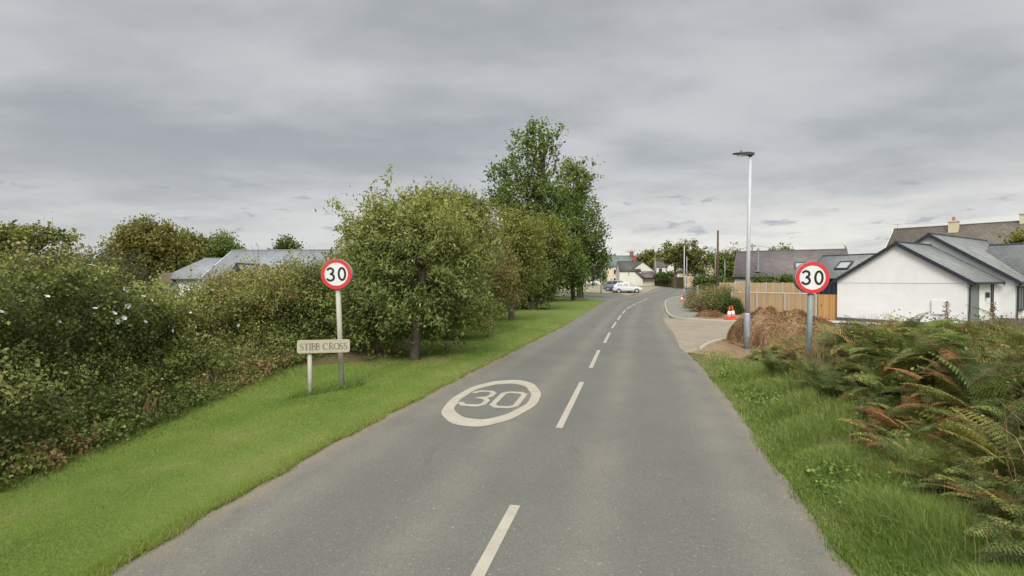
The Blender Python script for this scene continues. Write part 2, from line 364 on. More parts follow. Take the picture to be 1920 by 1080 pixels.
def platem():
    m, N = mat('weathered_cream_plate'); t = N.add('ShaderNodeTexCoord').outputs['Object']; s = N.add('ShaderNodeSeparateXYZ', ins={0: t})
    c = N.mix(N.mapr(N.noise(N.scalev(t, (1.5, 1, 6)), 3, 6, .65), .3, .7), (.38, .34, .25), (.45, .415, .325))
    ez = N.mapr(N.math('ABSOLUTE', s.outputs[2]), .09, .155, 0, 1, True); ex = N.mapr(N.math('ABSOLUTE', s.outputs[0]), .58, .68, 0, 1, True)
    e = N.math('MULTIPLY', N.math('MAXIMUM', ez, ex), N.mapr(N.noise(t, 9, 5), .3, .7, .3, 1.0))
    c = N.mix(e, c, (.27, .22, .12))
    fin(N, N.add('ShaderNodeBsdfPrincipled', ins={'Base Color': c, 'Roughness': .6}).outputs[0]); return m
M['plate'] = platem()
# ------------------------------------------------------------ ground sheets
def resamp(poly, ys):
    poly = np.asarray(poly, float); return np.interp(ys, poly[:, 1], poly[:, 0])
def strip(name, A, B, n, m, off, mt, edge=None, skirt=0):
    """sheet between polylines A and B (both resampled by arclength)"""
    def rs(Pl):
        Pl = np.asarray(Pl, float); d = np.r_[0, np.cumsum(np.hypot(*np.diff(Pl, axis=0).T))]
        t = np.linspace(0, d[-1], n); x = np.interp(t, d, Pl[:, 0]); y = np.interp(t, d, Pl[:, 1])
        k = max(1, n//60)
        if n > 40:
            ker = np.ones(2*k+1)/(2*k+1)
            xs = np.convolve(np.pad(x, k, 'edge'), ker, 'valid'); ys = np.convolve(np.pad(y, k, 'edge'), ker, 'valid'); xs[0], xs[-1], ys[0], ys[-1] = x[0], x[-1], y[0], y[-1]; x, y = xs, ys
        return np.c_[x, y]
    a, b = rs(A), rs(B)
    t = np.linspace(0, 1, m)
    Pt = a[:, None]*(1-t)[None, :, None]+b[:, None]*t[None, :, None]
    if edge: Pt = edge(Pt, t)
    z = hgt(Pt[..., 0], Pt[..., 1])+(off(Pt, t) if callable(off) else off)
    V = np.dstack([Pt, z]).reshape(-1, 3)
    i, j = np.meshgrid(np.arange(n-1), np.arange(m-1), indexing='ij'); q = (i*m+j).ravel()
    F4 = np.c_[q, q+1, q+m+1, q+m]
    uv = np.dstack([np.broadcast_to(t, (n, m)), np.broadcast_to(np.arange(n)[:, None]*.1, (n, m))]).reshape(-1, 2)
    o = npmesh(name, V, F4, mat=mt, smooth=True, uv=uv); return tag(o, kind='structure')
# base ground out to the horizon
gx = np.unique(np.r_[np.linspace(-1500, -80, 24), np.arange(-80, -15, 4), np.arange(-15, 30, .5), np.arange(30, 80, 4), np.linspace(80, 1500, 24)])
gy = np.unique(np.r_[np.linspace(-60, -8, 8), np.arange(-8, 34, .5), np.arange(34, 140, 3), np.linspace(140, 2500, 30)])
XX, YY = np.meshgrid(gx, gy, indexing='ij'); nx, ny = XX.shape
i, j = np.meshgrid(np.arange(nx-1), np.arange(ny-1), indexing='ij'); q = (i*ny+j).ravel()
tag(npmesh('ground', np.dstack([XX, YY, hgt(XX, YY)-.06]).reshape(-1, 3), np.c_[q, q+ny, q+ny+1, q+1], mat=M['field'], smooth=True), kind='structure')
strip('road', LE_R := np.vstack([LE-[.22, 0], [(15.5, 71), (19.5, 78.5), (24.5, 90), (30, 106), (38, 128)]]), RE+[.25, 0], 400, 25, 0, M['asphalt'])
def wob(Pt, t):
    n = .025*np.sin(Pt[:, 0, 1]*3.1)+.018*np.sin(Pt[:, 0, 1]*7.7+1)+.012*np.sin(Pt[:, 0, 1]*17)
    Pt = Pt.copy(); Pt[:, :, 0] += n[:, None]*(1-t)[None, :]; return Pt
def wobr(Pt, t):
    n = .02*np.sin(Pt[:, 0, 1]*2.3)+.015*np.sin(Pt[:, 0, 1]*6.1+1)
    Pt = Pt.copy(); Pt[:, :, 0] += n[:, None]*(1-t)[None, :]; return Pt
# left verge, from the road edge back to the hedges; narrows to a tip at the side road
strip('grass_verge', np.vstack([LE, [(11.3, 62.3)]]), [(-15, -6), (-11, 0), (-9.5, 8), (-7.5, 16), (-6.0, 26), (-3.5, 42), (0, 58), (5.0, 73)], 300, 30, lambda Pt, t: np.broadcast_to(.012+.028*ss(0, .04, t)[None, :], Pt.shape[:2]), M['lawn'], edge=wob)
rv = np.array([p for p in RE if p[1] < 17]+[(6.0, 17.6)])
strip('rough_verge', rv, [(14, -6), (14, 0), (14, 6), (14.5, 12), (15, 18)], 160, 40, lambda Pt, t: np.broadcast_to(.012+.02*ss(0, .05, t)[None, :], Pt.shape[:2]), M['rough'], edge=wobr)
# side road on the right, its kerbs, and the soil island around the lamp column
near = [G(1312, 657), G(1322, 649), G(1338, 642), G(1360, 637), G(1400, 631.5), G(1450, 628), (15, 23.2), (22, 23.4)]
far = [G(1247.5, 565), G(1247, 574), G(1249.5, 584), G(1256, 593), G(1268, 597.5), G(1313, 600.5), G(1397, 604), (17.0, 29.3), (24, 27.5)]
strip('side_road', [(5.9, 17.2), (6.2, 18.9), (7.6, 24), (9.0, 30), (9.9, 33.5)], [(22, 23.4), (22.3, 25), (22.6, 26.6), (22.8, 27.9)], 40, 60, .004, M['dusty'])
strip('soil_patch', [(5.95, 17.3), (6.55, 18.0), near[1], near[2], near[3], near[4], near[6], (22, 23.4)], [(8.8, 14.2), (9.6, 14.6), (10.5, 15.2), (11.8, 16), (13, 17), (15, 18), (22, 19)], 90, 30, .035, M['soil'])
def kerb(name, pts, top=.09, wd=.14, nn=120):
    Pl = np.array(pts, float)
    for _ in range(3):
        a = Pl[:-1]*.75+Pl[1:]*.25; b = Pl[:-1]*.25+Pl[1:]*.75; Pl = np.vstack([Pl[:1], np.stack([a, b], 1).reshape(-1, 2), Pl[-1:]])
    d = np.gradient(Pl, axis=0); d /= np.hypot(*d.T)[:, None]; nrm = np.c_[-d[:, 1], d[:, 0]]
    V = []; 
    for k, (o_, z_) in enumerate(((-wd/2, -.1), (-wd/2, top-.02), (-wd/2+.02, top), (wd/2, top), (wd/2, -.1))):
        q = Pl+nrm*o_; V.append(np.c_[q, hgt(q[:, 0], q[:, 1])+z_])
    V = np.stack(V, 1).reshape(-1, 3); n = len(Pl); i, j = np.meshgrid(np.arange(n-1), np.arange(4), indexing='ij'); q = (i*5+j).ravel()
    return npmesh(name, V, np.vstack([np.c_[q, q+5, q+6, q+1], [[0, 1, 3, 4], [5*n-1, 5*n-2, 5*n-4, 5*n-5]]]), mat=M['kerb'])
tag(kerb('kerb', near[::-1]), kind='structure')
tag(kerb('kerb', [(26, 76.5), (22.6, 71.5), (19.6, 64.5)]+far), kind='structure')
# pavement on the far corner and the gravelly verge behind it
strip('pavement', [(22.6, 71.5), (19.6, 64.5), far[0], far[1], far[2], far[3], far[4], far[5]], [(25.5, 70), (22.5, 62), (20.5, 56), (18.5, 49), (16.8, 43), (15.2, 38.5), (13.5, 35.5), (13.0, 33)], 90, 14, .08, M['pave'])
strip('soil_patch', [far[5], far[6], (17.0, 29.4), (24, 27.6)], [(13.5, 35.5), (15.5, 36.5), (19.0, 33), (22, 31)], 50, 16, .06, M['soil'])
strip('path', [(16.6, 29.9), (19.0, 28.3), (22.5, 25.6)], [(17.8, 31.2), (20.0, 30.0), (23.4, 26.4)], 20, 8, .085, M['concrete'])
# left side road, grass strip and gravel forecourt by the parked cars
strip('side_road', [(11.6, 62.6), (6.3, 74), (-8, 84)], [(18.2, 75.5), (11, 80.5), (-8, 92)], 60, 16, .008, M['asphalt'])
strip('grass_strip', [(16.9, 76.5), (11, 81), (0, 88)], [(16.5, 79.5), (11, 86), (0, 92)], 40, 8, .04, M['lawn'])
strip('forecourt', [(16.0, 75.0), (20, 79), (24.3, 90), (30, 106), (37, 124)], [(-10, 88), (-8, 100), (0, 125), (14, 135), (34, 140)], 70, 30, .003, M['gravel'])

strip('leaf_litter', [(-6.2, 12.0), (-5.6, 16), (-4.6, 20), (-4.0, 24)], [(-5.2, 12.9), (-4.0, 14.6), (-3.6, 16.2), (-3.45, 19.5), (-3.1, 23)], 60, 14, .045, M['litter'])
# ------------------------------------------------------------ painted markings
def flat(name, poly_list, quads_list, off, mt, parent=None):
    V = []; Q = []
    for v, qd in zip(poly_list, quads_list):
        b = len(V); V += list(v); Q += [tuple(i+b for i in f) for f in qd]
    V = np.array(V, float); return npmesh(name, np.c_[V, hgt(V[:, 0], V[:, 1])+off], Q, mat=mt, parent=parent)
marks = [((897, 1078), (966, 948)), ((1048, 803), (1091, 716.5)), ((1107.5, 690), (1123, 656.5)), ((1133.5, 643), (1143, 624)), ((1147.5, 615.5), (1155, 604.2)), ((1158.5, 599.7), (1164, 590.8)), ((1167, 588), (1172.5, 581.3)), ((1175, 579.7), (1183.5, 574.2)), ((1185.5, 573.4), (1192, 569)), ((1194, 568.2), (1203.5, 564.4)), ((1205, 563.8), (1214, 560.6))]
for k, (a, b) in enumerate(marks):
    A = np.array(G(*a)); B = np.array(G(*b))
    if k == 0: A = A-(B-A)*1.1
    pts = [A+(B-A)*t for t in np.linspace(0, 1, 9)]
    v, qd = ribbon(pts, .115 if k < 6 else .13)
    tag(flat('centre_line_mark', [v], [qd], .005, M['paint']), kind='structure')
# 30 roundel
RC = np.array(G(922, 757)); ax = np.array([.202, .979]); ay = np.array([.979, -.202])
RC = np.array([-.35, 10.72])
def L2(p): return RC+ax*p[1]+ay*p[0]
out = []; n = 72
for k in range(n+1):
    t = 2*math.pi*k/n; wv = .014*math.sin(5*t)+.01*math.sin(11*t+1)
    out += [L2(((.91+wv)*math.sin(t), (2.07+wv)*math.cos(t))), L2(((.71+wv)*math.sin(t), (1.60+wv)*math.cos(t)))]
def sq(pts, w): v, qd = ribbon([(x, y/1.35) for x, y in pts], w); return [(x, y*1.35) for x, y in v], qd
V3, Q3 = sq([(-.58, .44), (-.58, .52), (-.49, .66), (-.25, .66), (-.16, .52), (-.16, .24), (-.22, .08), (-.36, .03), (-.22, -.02), (-.13, -.18), (-.13, -.50), (-.22, -.64), (-.50, -.64), (-.60, -.50), (-.60, -.42)], .115)
V0, Q0 = sq([(.17, -.65), (.42, -.65), (.53, -.50), (.53, .52), (.42, .67), (.17, .67), (.06, .52), (.06, -.50), (.17, -.65)], .118)
tag(flat('speed_roundel', [out, [L2(p) for p in V3], [L2(p) for p in V0]], [[(2*i, 2*i+1, 2*i+3, 2*i+2) for i in range(n)], Q3, Q0], .006, M['paint']), kind='structure')
v1, q1 = ribbon([G(1183, 600.5), G(1195, 602), G(1208, 602.3), G(1222, 600.5)], .05)
v2, q2 = ribbon([G(1186, 603.6), G(1197, 602.4), G(1208, 602), G(1221, 603.8)], .05)
tag(flat('spray_mark', [v1, v2], [q1, q2], .0055, M['paint']), kind='structure')

# ------------------------------------------------------------ signs
def digit3(cx, cz, s): return [(cx+x*s, cz+z*s) for x, z in arc(0, .235, .21, .20, 165, -72, 14)+arc(0, -.215, .245, .23, 78, -165, 16)]
def digit0(cx, cz, s): return [(cx+x*s, cz+z*s) for x, z in arc(0, .0, .225, .425, 90, 450, 32)]
def disc(name, r, y0, y1, mt, parent, n=64, inner=None):
    m = MB()
    if inner is None: m.prism([(r*math.cos(2*math.pi*k/n), r*math.sin(2*math.pi*k/n)) for k in range(n)], 'y', y0, y1)
    else:
        vs = []; 
        for k in range(n):
            c, s = math.cos(2*math.pi*k/n), math.sin(2*math.pi*k/n)
            vs += [(r*c, y0, r*s), (inner*c, y0, inner*s), (r*c, y1, r*s), (inner*c, y1, inner*s)]
        fs = []
        for k in range(n):
            a, b = 4*k, 4*((k+1) % n); fs += [(a, a+1, b+1, b), (a, b, b+2, a+2), (a+1, a+3, b+3, b+1)]
        m.add(vs, fs)
    return m.build(name, mt, parent)
def speed_sign(base, top, r, post_r, pm, label, rz=0, tilt=(0, 0)):
    t = thing('speed_limit_sign', base, label, 'road sign', 'thirty speed limit signs either side of the road', rz, tilt)
    MB().tube([(0, 0, -.3), (0, 0, top-base[2]+r*.6)], post_r, 16).build('post', pm, t, True)
    zc_ = top-base[2]
    def at(o): o.location.z = zc_; return o
    pl = at(disc('plate', r, -post_r-.035, -post_r-.014, M['signwhite'], t))
    def sub(o): o.location = (0, 0, 0); return o
    disc('border', r-.001, -post_r-.038, -post_r-.036, M['signred'], pl, inner=r*.765)
    for nm, pts in (('numeral', digit3(-r*.385, 0, r*.93)), ('numeral', digit0(r*.375, 0, r*.93))):
        v, qd = ribbon(pts, r*.93*.15)
        m = MB(); m.add([(x, -post_r-.0385, z) for x, z in v], qd); m.build(nm, M['signblack'], pl)
    at(disc('rear_plate', r*.99, post_r+.014, post_r+.034, M['signback'], t))
    for dz in (-r*.45, r*.45): at(MB().box((0, 0, dz), (.22, 2*post_r+.03, .05)).build('clamp', M['galv'], t))
bl = G(641.5, 731, 0.1)
speed_sign((bl[0], bl[1], H(*bl)), 2.5+(525-514)*bl[1]/F, .325, .055, M['postcream'], 'round thirty sign on cream post beside village nameplate on left verge', R(3), (0, R(-2)))
br = P(1515.5, 697, 11.8)
speed_sign((br[0], br[1], H(br[0], br[1])), 2.5+(525-520.5)*11.8/F, .362, .058, M['postgrey'], 'round thirty sign on blue grey post among ferns on right bank', R(-9), (0, R(.9)))
# village nameplate
pA, pB = np.array(G(582, 743, .1)), np.array(G(641, 731, .1)); dr = pB-pA; ang = math.atan2(dr[1], dr[0]); ctr = (pA+pB)/2
ang = R(24)
t = thing('village_nameplate', (pA[0], pA[1], H(*pA)), 'weathered cream nameplate on two posts lettered in dark serif capitals', 'sign', rz=ang)
dw = math.hypot(*dr)
NZ = 1.045
MB().tube([(0, .0, -.3), (-.01, .0, NZ)], .045, 14).build('leg', M['postcream'], t, True)
pl = MB()
def rrect(w_, h_, r_, n=5):
    o = []
    for cx, cy, a in ((w_/2-r_, h_/2-r_, 0), (-w_/2+r_, h_/2-r_, 90), (-w_/2+r_, -h_/2+r_, 180), (w_/2-r_, -h_/2+r_, 270)): o += arc(cx, cy, r_, r_, a, a+90, n)
    return o
PW, PH = 1.03, .275
plo = MB().prism(rrect(PW, PH, .05), 'y', -.075, -.045).build('plate', M['plate'], t, bevel=.006)
plo.location = (PW*.5-.25, 0, NZ-.02); plo.rotation_euler = (0, R(1.6), 0)
T_, t_ = .030, .014       # thick and thin strokes
def stroke_letters():
    hh = .155; out = []
    def V_(x, a=0, b=1, w=T_): out.append(([(x, a*hh), (x, b*hh)], w)); 
    def serif(x, z, w=.045): out.append(([(x-w/2, z*hh), (x+w/2, z*hh)], .010))
    x = 0; res = []
    def S(x):
        out.append(([(x+a*.043, (.5+b*.5)*hh) for a, b in [(.95, .62), (.75, .88), (.2, .97), (-.45, .9), (-.82, .62), (-.7, .3), (-.1, .06), (.55, -.12), (.9, -.42), (.75, -.78), (.15, -.97), (-.5, -.93), (-.95, -.6)]], [.012, .013, .014, .018, .022, .026, .030, .030, .024, .018, .014, .013, .012]))
    def O(x): out.append((arc(x, hh/2, .062, hh*.47, 90, 450, 28), [t_+(T_-t_)*abs(math.sin(2*math.pi*k/28)) for k in range(29)]))
    def C(x): pts = arc(x, hh/2, .060, hh*.47, 42, 318, 24); out.append((pts, [t_+(T_-t_)*max(0, -math.cos(R(42+276*k/24))) for k in range(25)])); out.append(([(x+.045, hh*.66), (x+.045, hh*.86)], .01))
    def Bl(x):
        V_(x); serif(x-.008, 0, .03); serif(x-.008, 1, .03)
        out.append(([(x, hh*.985)]+arc(x+.03, hh*.76, .032, hh*.225, 90, -90, 10)+[(x, hh*.535)], .017)); out.append(([(x+.03, hh*.525)]+arc(x+.035, hh*.265, .040, hh*.255, 90, -90, 10)+[(x, hh*.01)], .017))
    def Rl(x):
        V_(x); serif(x, 0); serif(x-.008, 1, .03)
        out.append(([(x, hh*.985)]+arc(x+.03, hh*.75, .036, hh*.235, 90, -90, 10)+[(x, hh*.515)], .018)); out.append(([(x+.03, hh*.5), (x+.085, 0)], [.018, .028]))
    S(.05); out.append(([(.108, hh*.97), (.215, hh*.97)], .014)); out.append(([(.109, hh), (.109, hh*.84)], .009)); out.append(([(.214, hh), (.214, hh*.84)], .009)); V_(.161); serif(.161, 0)
    V_(.248); serif(.248, 0); serif(.248, 1); Bl(.30); Bl(.405)
    C(.625); Rl(.725); O(.895); S(1.01); S(1.115)
    return out
m = MB()
for pts, wd in stroke_letters():
    v, qd = ribbon(pts, wd); m.add([(x*.80-.468, -.0765, z*.88-.069) for x, z in v], qd)
m.build('lettering', simple('grey_lettering', (.12, .125, .12), .6, dirt=((.35, .32, .25), 20, .45)), plo)
# second leg, by the speed sign post
# (the nameplate is also strapped to the sign's own post)
MB().box((.72, .14, NZ-.02), (.05, .42, .10)).build('bracket', M['galv'], t)

# ------------------------------------------------------------ street lamps
def lamp(base, hgt_, label, tilt=0, rz=0):
    t = thing('street_lamp', base, label, 'street lamp', 'street lamps along the right side', rz, (0, tilt))
    MB().tube([(0, 0, -.2), (0, 0, 1.28), (0, 0, 1.32)], [.108, .105, .085], 20).build('base_section', M['lampbase'], t, True)
    MB().tube([(0, 0, 1.3), (0, 0, 3.6), (0, 0, hgt_-.12)], [.082, .066, .045], 20).build('column', M['lampwhite'], t, True)
    h = MB().tube([(0, 0, hgt_-.13), (0, 0, hgt_+.0)], .055, 12)
    h.prism([(.12, .02), (.10, -.07), (-.30, -.07), (-.38, -.035), (-.60, -.025), (-.62, .0), (-.35, .03), (-.1, .05)], 'y', -.10, .10)
    hd = h.build('lantern', M['dark'], t, bevel=.01)
    for v in hd.data.vertices:
        if v.index >= 24: v.co.z += hgt_
    MB().tube([(-.33, 0, hgt_+.01), (-.33, 0, hgt_+.10)], [.045, .038], 10).build('photocell', M['polegreen'], hd)
    MB().box((-.3, 0, hgt_-.0755), (.30, .16, .01)).build('lens', M['lens'], hd)
    MB().box((0, -.1, .62), (.09, .03, .28)).build('access_door', M['lampbase'], t)
lb = G(1399.5, 656); lamp((lb[0], lb[1], H(*lb)), 2.5+(525-289)*lb[1]/F, 'nearest street lamp, tall pale column beside the straw mound', R(.75))
l2 = G(1282.5, 561); lamp((l2[0], l2[1], H(*l2)), 7.1, 'middle street lamp beside a traffic cone on the far pavement', 0)
lx = P(1287.5, 543, 105); lamp((lx[0], lx[1], H(lx[0], lx[1])), 6.9, 'farthest street lamp standing beyond the road bend', 0)

# ------------------------------------------------------------ fences
def fence(name, p0, p1, hh, label, bm, n, post='concrete', board=.0, rail=True, gatey=False, base0=None, base1=None):
    p0 = np.array(p0, float); p1 = np.array(p1, float); L = np.hypot(*(p1-p0)); a = math.atan2(p1[1]-p0[1], p1[0]-p0[0])
    z0, z1 = H(*p0), H(*p1)
    t = thing(name, (p0[0], p0[1], z0), label, 'fence', rz=a)
    for k in range(n):
        x0, x1 = L*k/n, L*(k+1)/n; zz = (z1-z0)*(k+.5)/n
        MB().box(((x0+x1)/2, 0, zz+board+(hh-board)/2), (x1-x0-.11, .03, hh-board)).build('panel', bm, t)
        if board: MB().box(((x0+x1)/2, 0, zz+board/2-.05), (x1-x0-.1, .05, board+.1)).build('gravel_board', M['concrete'], t)
    for k in range(n+1): MB().box((L*k/n, -.01, (z1-z0)*k/n+hh/2-.1), (.105, .105, hh+.26)).build('post', M[post], t, bevel=.008)
    if rail: MB().tube([(0, -.03, hh+.06), (L, -.03, z1-z0+hh+.06)], .022, 8).build('top_rail', M['rail'], t)
    return t
fence('board_fence', (15.9, 37.0), (18.85, 31.7), 1.58, 'low pale board fence with concrete posts beside the side road', M['fence'], 3, board=.22)
g0, g1 = (18.95, 31.6), (20.15, 31.05)
t = thing('garden_gate', (*g0, H(*g0)), 'orange stained board gate between fence and white bungalow', 'gate', rz=math.atan2(g1[1]-g0[1], g1[0]-g0[0]))
MB().box((.6, 0, .82), (1.16, .035, 1.58)).build('door_leaf', M['gate'], t)
for gx_ in (-.02, 1.22): MB().box((gx_, 0, .82), (.07, .09, 1.68)).build('gate_post', M['gate'], t)
MB().box((.12, -.04, .95), (.05, .03, .12)).build('latch', M['dark'], t)
a = P(1350, 530, 45.6); b = P(1500, 530, 41.6)
fence('board_fence', (a[0], a[1]), (b[0], b[1]), 2.5-5*43.6/F-H(a[0], a[1]), 'tall pale board fence behind the lower one, below the purple roof', M['fence'], 5, rail=False)
a = P(1206, 515, 122); b = P(1283, 516, 112)
fence('board_fence', (a[0], a[1]), (b[0], b[1]), 2.45, 'old brown board fence beyond the parked cars', M['fenceold'], 6, rail=False, post='timber')

# ------------------------------------------------------------ houses
def slab(mb_uv, pts, th, uvo=(0, 0)):
    """roof plane: 4 pts (eave0, eave1, ridge1, ridge0), thickened downwards, with metric UVs"""
    p = [Vector(q) for q in pts]; nrm = (p[1]-p[0]).cross(p[3]-p[0]).normalized()
    if nrm.z < 0: nrm = -nrm
    vs = p+[q-nrm*th for q in p]; ex = (p[1]-p[0]).normalized(); ey = (p[3]-p[0]); ey = (ey-ex*ey.dot(ex)).normalized()
    uv = [((q-p[0]).dot(ex)+uvo[0], (q-p[0]).dot(ey)+uvo[1]) for q in vs]
    b = len(mb_uv[0]); mb_uv[0] += vs; mb_uv[2] += uv
    mb_uv[1] += [tuple(i+b for i in f) for f in ((0,1,2,3),(7,6,5,4),(0,4,5,1),(1,5,6,2),(2,6,7,3),(3,7,4,0))]
def roofobj(name, planes, th, mt, parent):
    d = [[], [], []]
    for pts in planes: slab(d, pts, th)
    return npmesh(name, np.array([tuple(v) for v in d[0]]), d[1], mat=mt, parent=parent, uv=d[2])
def gable_vol(t, x0, x1, y0, y1, ze, zr, wm, rm, along='x', oh=.25, ohg=.2, th=.10, zb=-.4, barge=None, gables=(1, 1), bt=.14, fascia=None, rname='roof'):
    """volume with ridge along x or y; walls, roof, bargeboards, ridge tiles"""
    def X_(a, b, z): return (a, b, z) if along == 'x' else (b, a, z)
    if along != 'x': x0, x1, y0, y1 = y0, y1, x0, x1
    ym = (y0+y1)/2; sl = (zr-ze)/(ym-y0)
    m = MB(); v = []
    for x in (x0, x1): v += [X_(x, y0, zb), X_(x, y1, zb), X_(x, y1, ze), X_(x, ym, zr), X_(x, y0, ze)]
    m.add(v, [(0,1,2,3,4),(9,8,7,6,5),(0,5,6,1),(1,6,7,2),(4,9,5,0)]); wall = m.build('wall', wm, t)
    lift = th+.012; a, b = x0-ohg*gables[0], x1+ohg*gables[1]
    pl = [[X_(a, y0-oh, ze-oh*sl+lift), X_(b, y0-oh, ze-oh*sl+lift), X_(b, ym, zr+lift), X_(a, ym, zr+lift)],
          [X_(b, y1+oh, ze-oh*sl+lift), X_(a, y1+oh, ze-oh*sl+lift), X_(a, ym+.001, zr+lift), X_(b, ym+.001, zr+lift)]]
    rf = roofobj(rname, pl, th, rm, t)
    rt = MB().tube([X_(a-.01, ym, zr+lift-.02), X_(b+.01, ym, zr+lift-.02)], .08, 8); rt.build('ridge_tiles', M['charcoal'] if barge is M['charcoal'] else rm, rf)
    if barge is not None:
        for gi, (x, s) in enumerate(((a, -1), (b, 1))):
            if not gables[gi]: continue
            m = MB()
            for ya, yb_ in ((y0-oh-.02, ym), (y1+oh+.02, ym)):
                za = ze-oh*sl+lift; zz = zr+lift+.02
                q = [(ya, za-bt), (yb_, zz-bt-.02), (yb_, zz), (ya, za+.01)]
                vs = [X_(x-.015, p, z) for p, z in q]+[X_(x+.02 if s < 0 else x+.025, p, z) for p, z in q]
                if s > 0: vs = [X_(x-.02, p, z) for p, z in q]+[X_(x+.02, p, z) for p, z in q]
                m.add(vs, [(0,1,2,3),(7,6,5,4),(0,4,5,1),(1,5,6,2),(2,6,7,3),(3,7,4,0)])
            m.build('bargeboard', barge, t)
    return rf
def window(t, c, ud, w_, h_, mt='white', bars=1, glass='glass', door=False):
    """frame with pane; c centre, ud = outward normal angle (deg) in local frame"""
    a = R(ud); o = bpy.data.objects.new; n = (math.cos(a), math.sin(a))
    m = MB(); f = .06
    def bx(u, z, du, dz, pr, mb): mb.box((c[0]-n[1]*u+n[0]*pr, c[1]+n[0]*u+n[1]*pr, c[2]+z), (.07, du, dz), rz=a)
    bx(-w_/2+f/2, 0, f, h_, .0, m); bx(w_/2-f/2, 0, f, h_, .0, m); bx(0, h_/2-f/2, w_-2*f, f, .0, m); bx(0, -h_/2+f/2, w_-2*f, f, .0, m)
    for k in range(bars): bx((-w_/2)+w_*(k+1)/(bars+1), 0, .045, h_-2*f, -.003, m)
    fr = m.build('door_frame' if door else 'window', M[mt], t)
    g = MB(); bx(0, 0, w_-2*f, h_-2*f, -.02, g); g.build('door' if door else 'pane', M[glass], fr)
    if not door:
        s_ = MB(); bx(0, -h_/2-.04, w_+.12, .06, .03, s_); s_.build('sill', M[mt], fr)
    return fr
def chimney(t, x, y, z0, z1, w_, d_, mt, pots=1, potm='terracotta'):
    m = MB().box((x, y, (z0+z1)/2), (w_, d_, z1-z0)); m.box((x, y, z1-.0), (w_+.12, d_+.12, .12)); c = m.build('chimney', mt, t)
    for k in range(pots): MB().tube([(x+(k-(pots-1)/2)*.35, y, z1+.05), (x+(k-(pots-1)/2)*.35, y, z1+.42)], [.13, .10], 10).build('chimney_pot', M[potm], c)
def rooflight(t, c, slope, facing, w_, h_):
    """c on roof surface; slope angle; facing dir deg"""
    o = bpy.data.objects.new
    Mx = Matrix.Translation(c) @ Matrix.Rotation(R(facing)+math.pi/2, 4, 'Z') @ Matrix.Rotation(slope, 4, 'X')
    fr = MB(); f = .09
    for cx, cy, dx, dy in ((-w_/2, 0, f, h_+f), (w_/2, 0, f, h_+f), (0, -h_/2, w_-f, f), (0, h_/2, w_-f, f)): fr.box((cx, cy, .06), (dx, dy, .12))
    fr.v = [tuple(Mx @ Vector(v)) for v in fr.v]; fo = fr.build('rooflight', M['dark'], t)
    g = MB().box((0, 0, .05), (w_-f, h_-f, .05)); g.v = [tuple(Mx @ Vector(v)) for v in g.v]; g.build('pane', M['skyglass'], fo)

# --- white bungalow, right
BA = math.atan2(-.839, .545)
t = thing('bungalow', (19.7, 31.0, 0), 'new white rendered bungalow with black bargeboards and grey slate roofs', 'house', rz=BA)
CH = M['charcoal']
gable_vol(t, 0, 6.1, 0, 4.6, 2.48, 4.50, M['render'], M['slate'], 'y', .28, .17, barge=CH, bt=.20)
gable_vol(t, -.9, 6.75, 4.98, 15, 2.5, 5.22, M['render'], M['slate'], 'y', .28, .2, barge=CH, bt=.20)
MB().box((6.0, 4.75, .9), (.16, .5, 3.0)).build('wall_return', M['render'], t)
gable_vol(t, 4.4, 17, 7.2, 12.9, 2.5, 4.62, M['render'], M['slate'], 'x', .28, .1, barge=CH, gables=(0, 1))
gable_vol(t, -3.95, 1.2, 4.25, 9.3, 2.66, 4.18, M['cladding'], M['slate'], 'x', .25, .18, barge=CH, gables=(1, 0))
m = MB().box((3.05, -.0, -.0), (6.16, .06, .5)); m.box((6.1, 2.2, .1), (.06, 4.5, .5)); m.box((6.43, 4.96, .12), (.68, .06, .55)); m.box((6.78, 6, .1), (.06, 2.5, .5)); m.build('plinth', M['plinth'], t)
MB().box((3.05, -.006, 2.33), (6.1, .012, .016)).build('movement_joint', M['greyrend'], t)
m = MB().box((4.93, -.035, 1.07), (.58, .07, .76)); mb_ = m.build('meter_box', M['white'], t, bevel=.01); MB().box((4.93, -.075, 1.07), (.52, .01, .70)).build('door', M['render'], mb_)
m = MB().tube([(-.33+6.75, -.1, 2.34), (-.33+6.75, 4.6, 2.34)], .055, 8); m.build('gutter', CH, t)
MB().tube([(6.42, .02, 2.32), (6.19, .07, 2.15), (6.16, .07, .2)], .04, 8).build('downpipe', CH, t)
MB().tube([(7.07, 4.5, 2.35), (7.07, 7.3, 2.35)], .055, 8).build('gutter', CH, t)
MB().tube([(7.05, 5.1, 2.33), (6.83, 5.15, 2.15), (6.82, 5.15, .2)], .04, 8).build('downpipe', CH, t)
window(t, (6.12, .95, 1.23), 0, 1.25, 2.15, 'doorgrey', 0, 'doorgrey', door=True)
window(t, (6.12, 3.75, 1.6), 0, .35, 1.5, 'charcoal', 0)
MB().box((6.2, 2.75, 1.7), (.14, .12, .3)).build('wall_lamp', M['dark'], t)
window(t, (6.79, 5.95, 1.5), 0, 1.0, 1.3, 'charcoal', 1)
window(t, (8.6, 7.18, 1.3), -90, 1.6, 2.1, 'charcoal', 1)
sl = math.atan2(1.52, 2.525)
rooflight(t, (-2.05, 4.25+1.15, 2.66+1.15*1.52/2.525+.12), sl, -90, .78, .95)

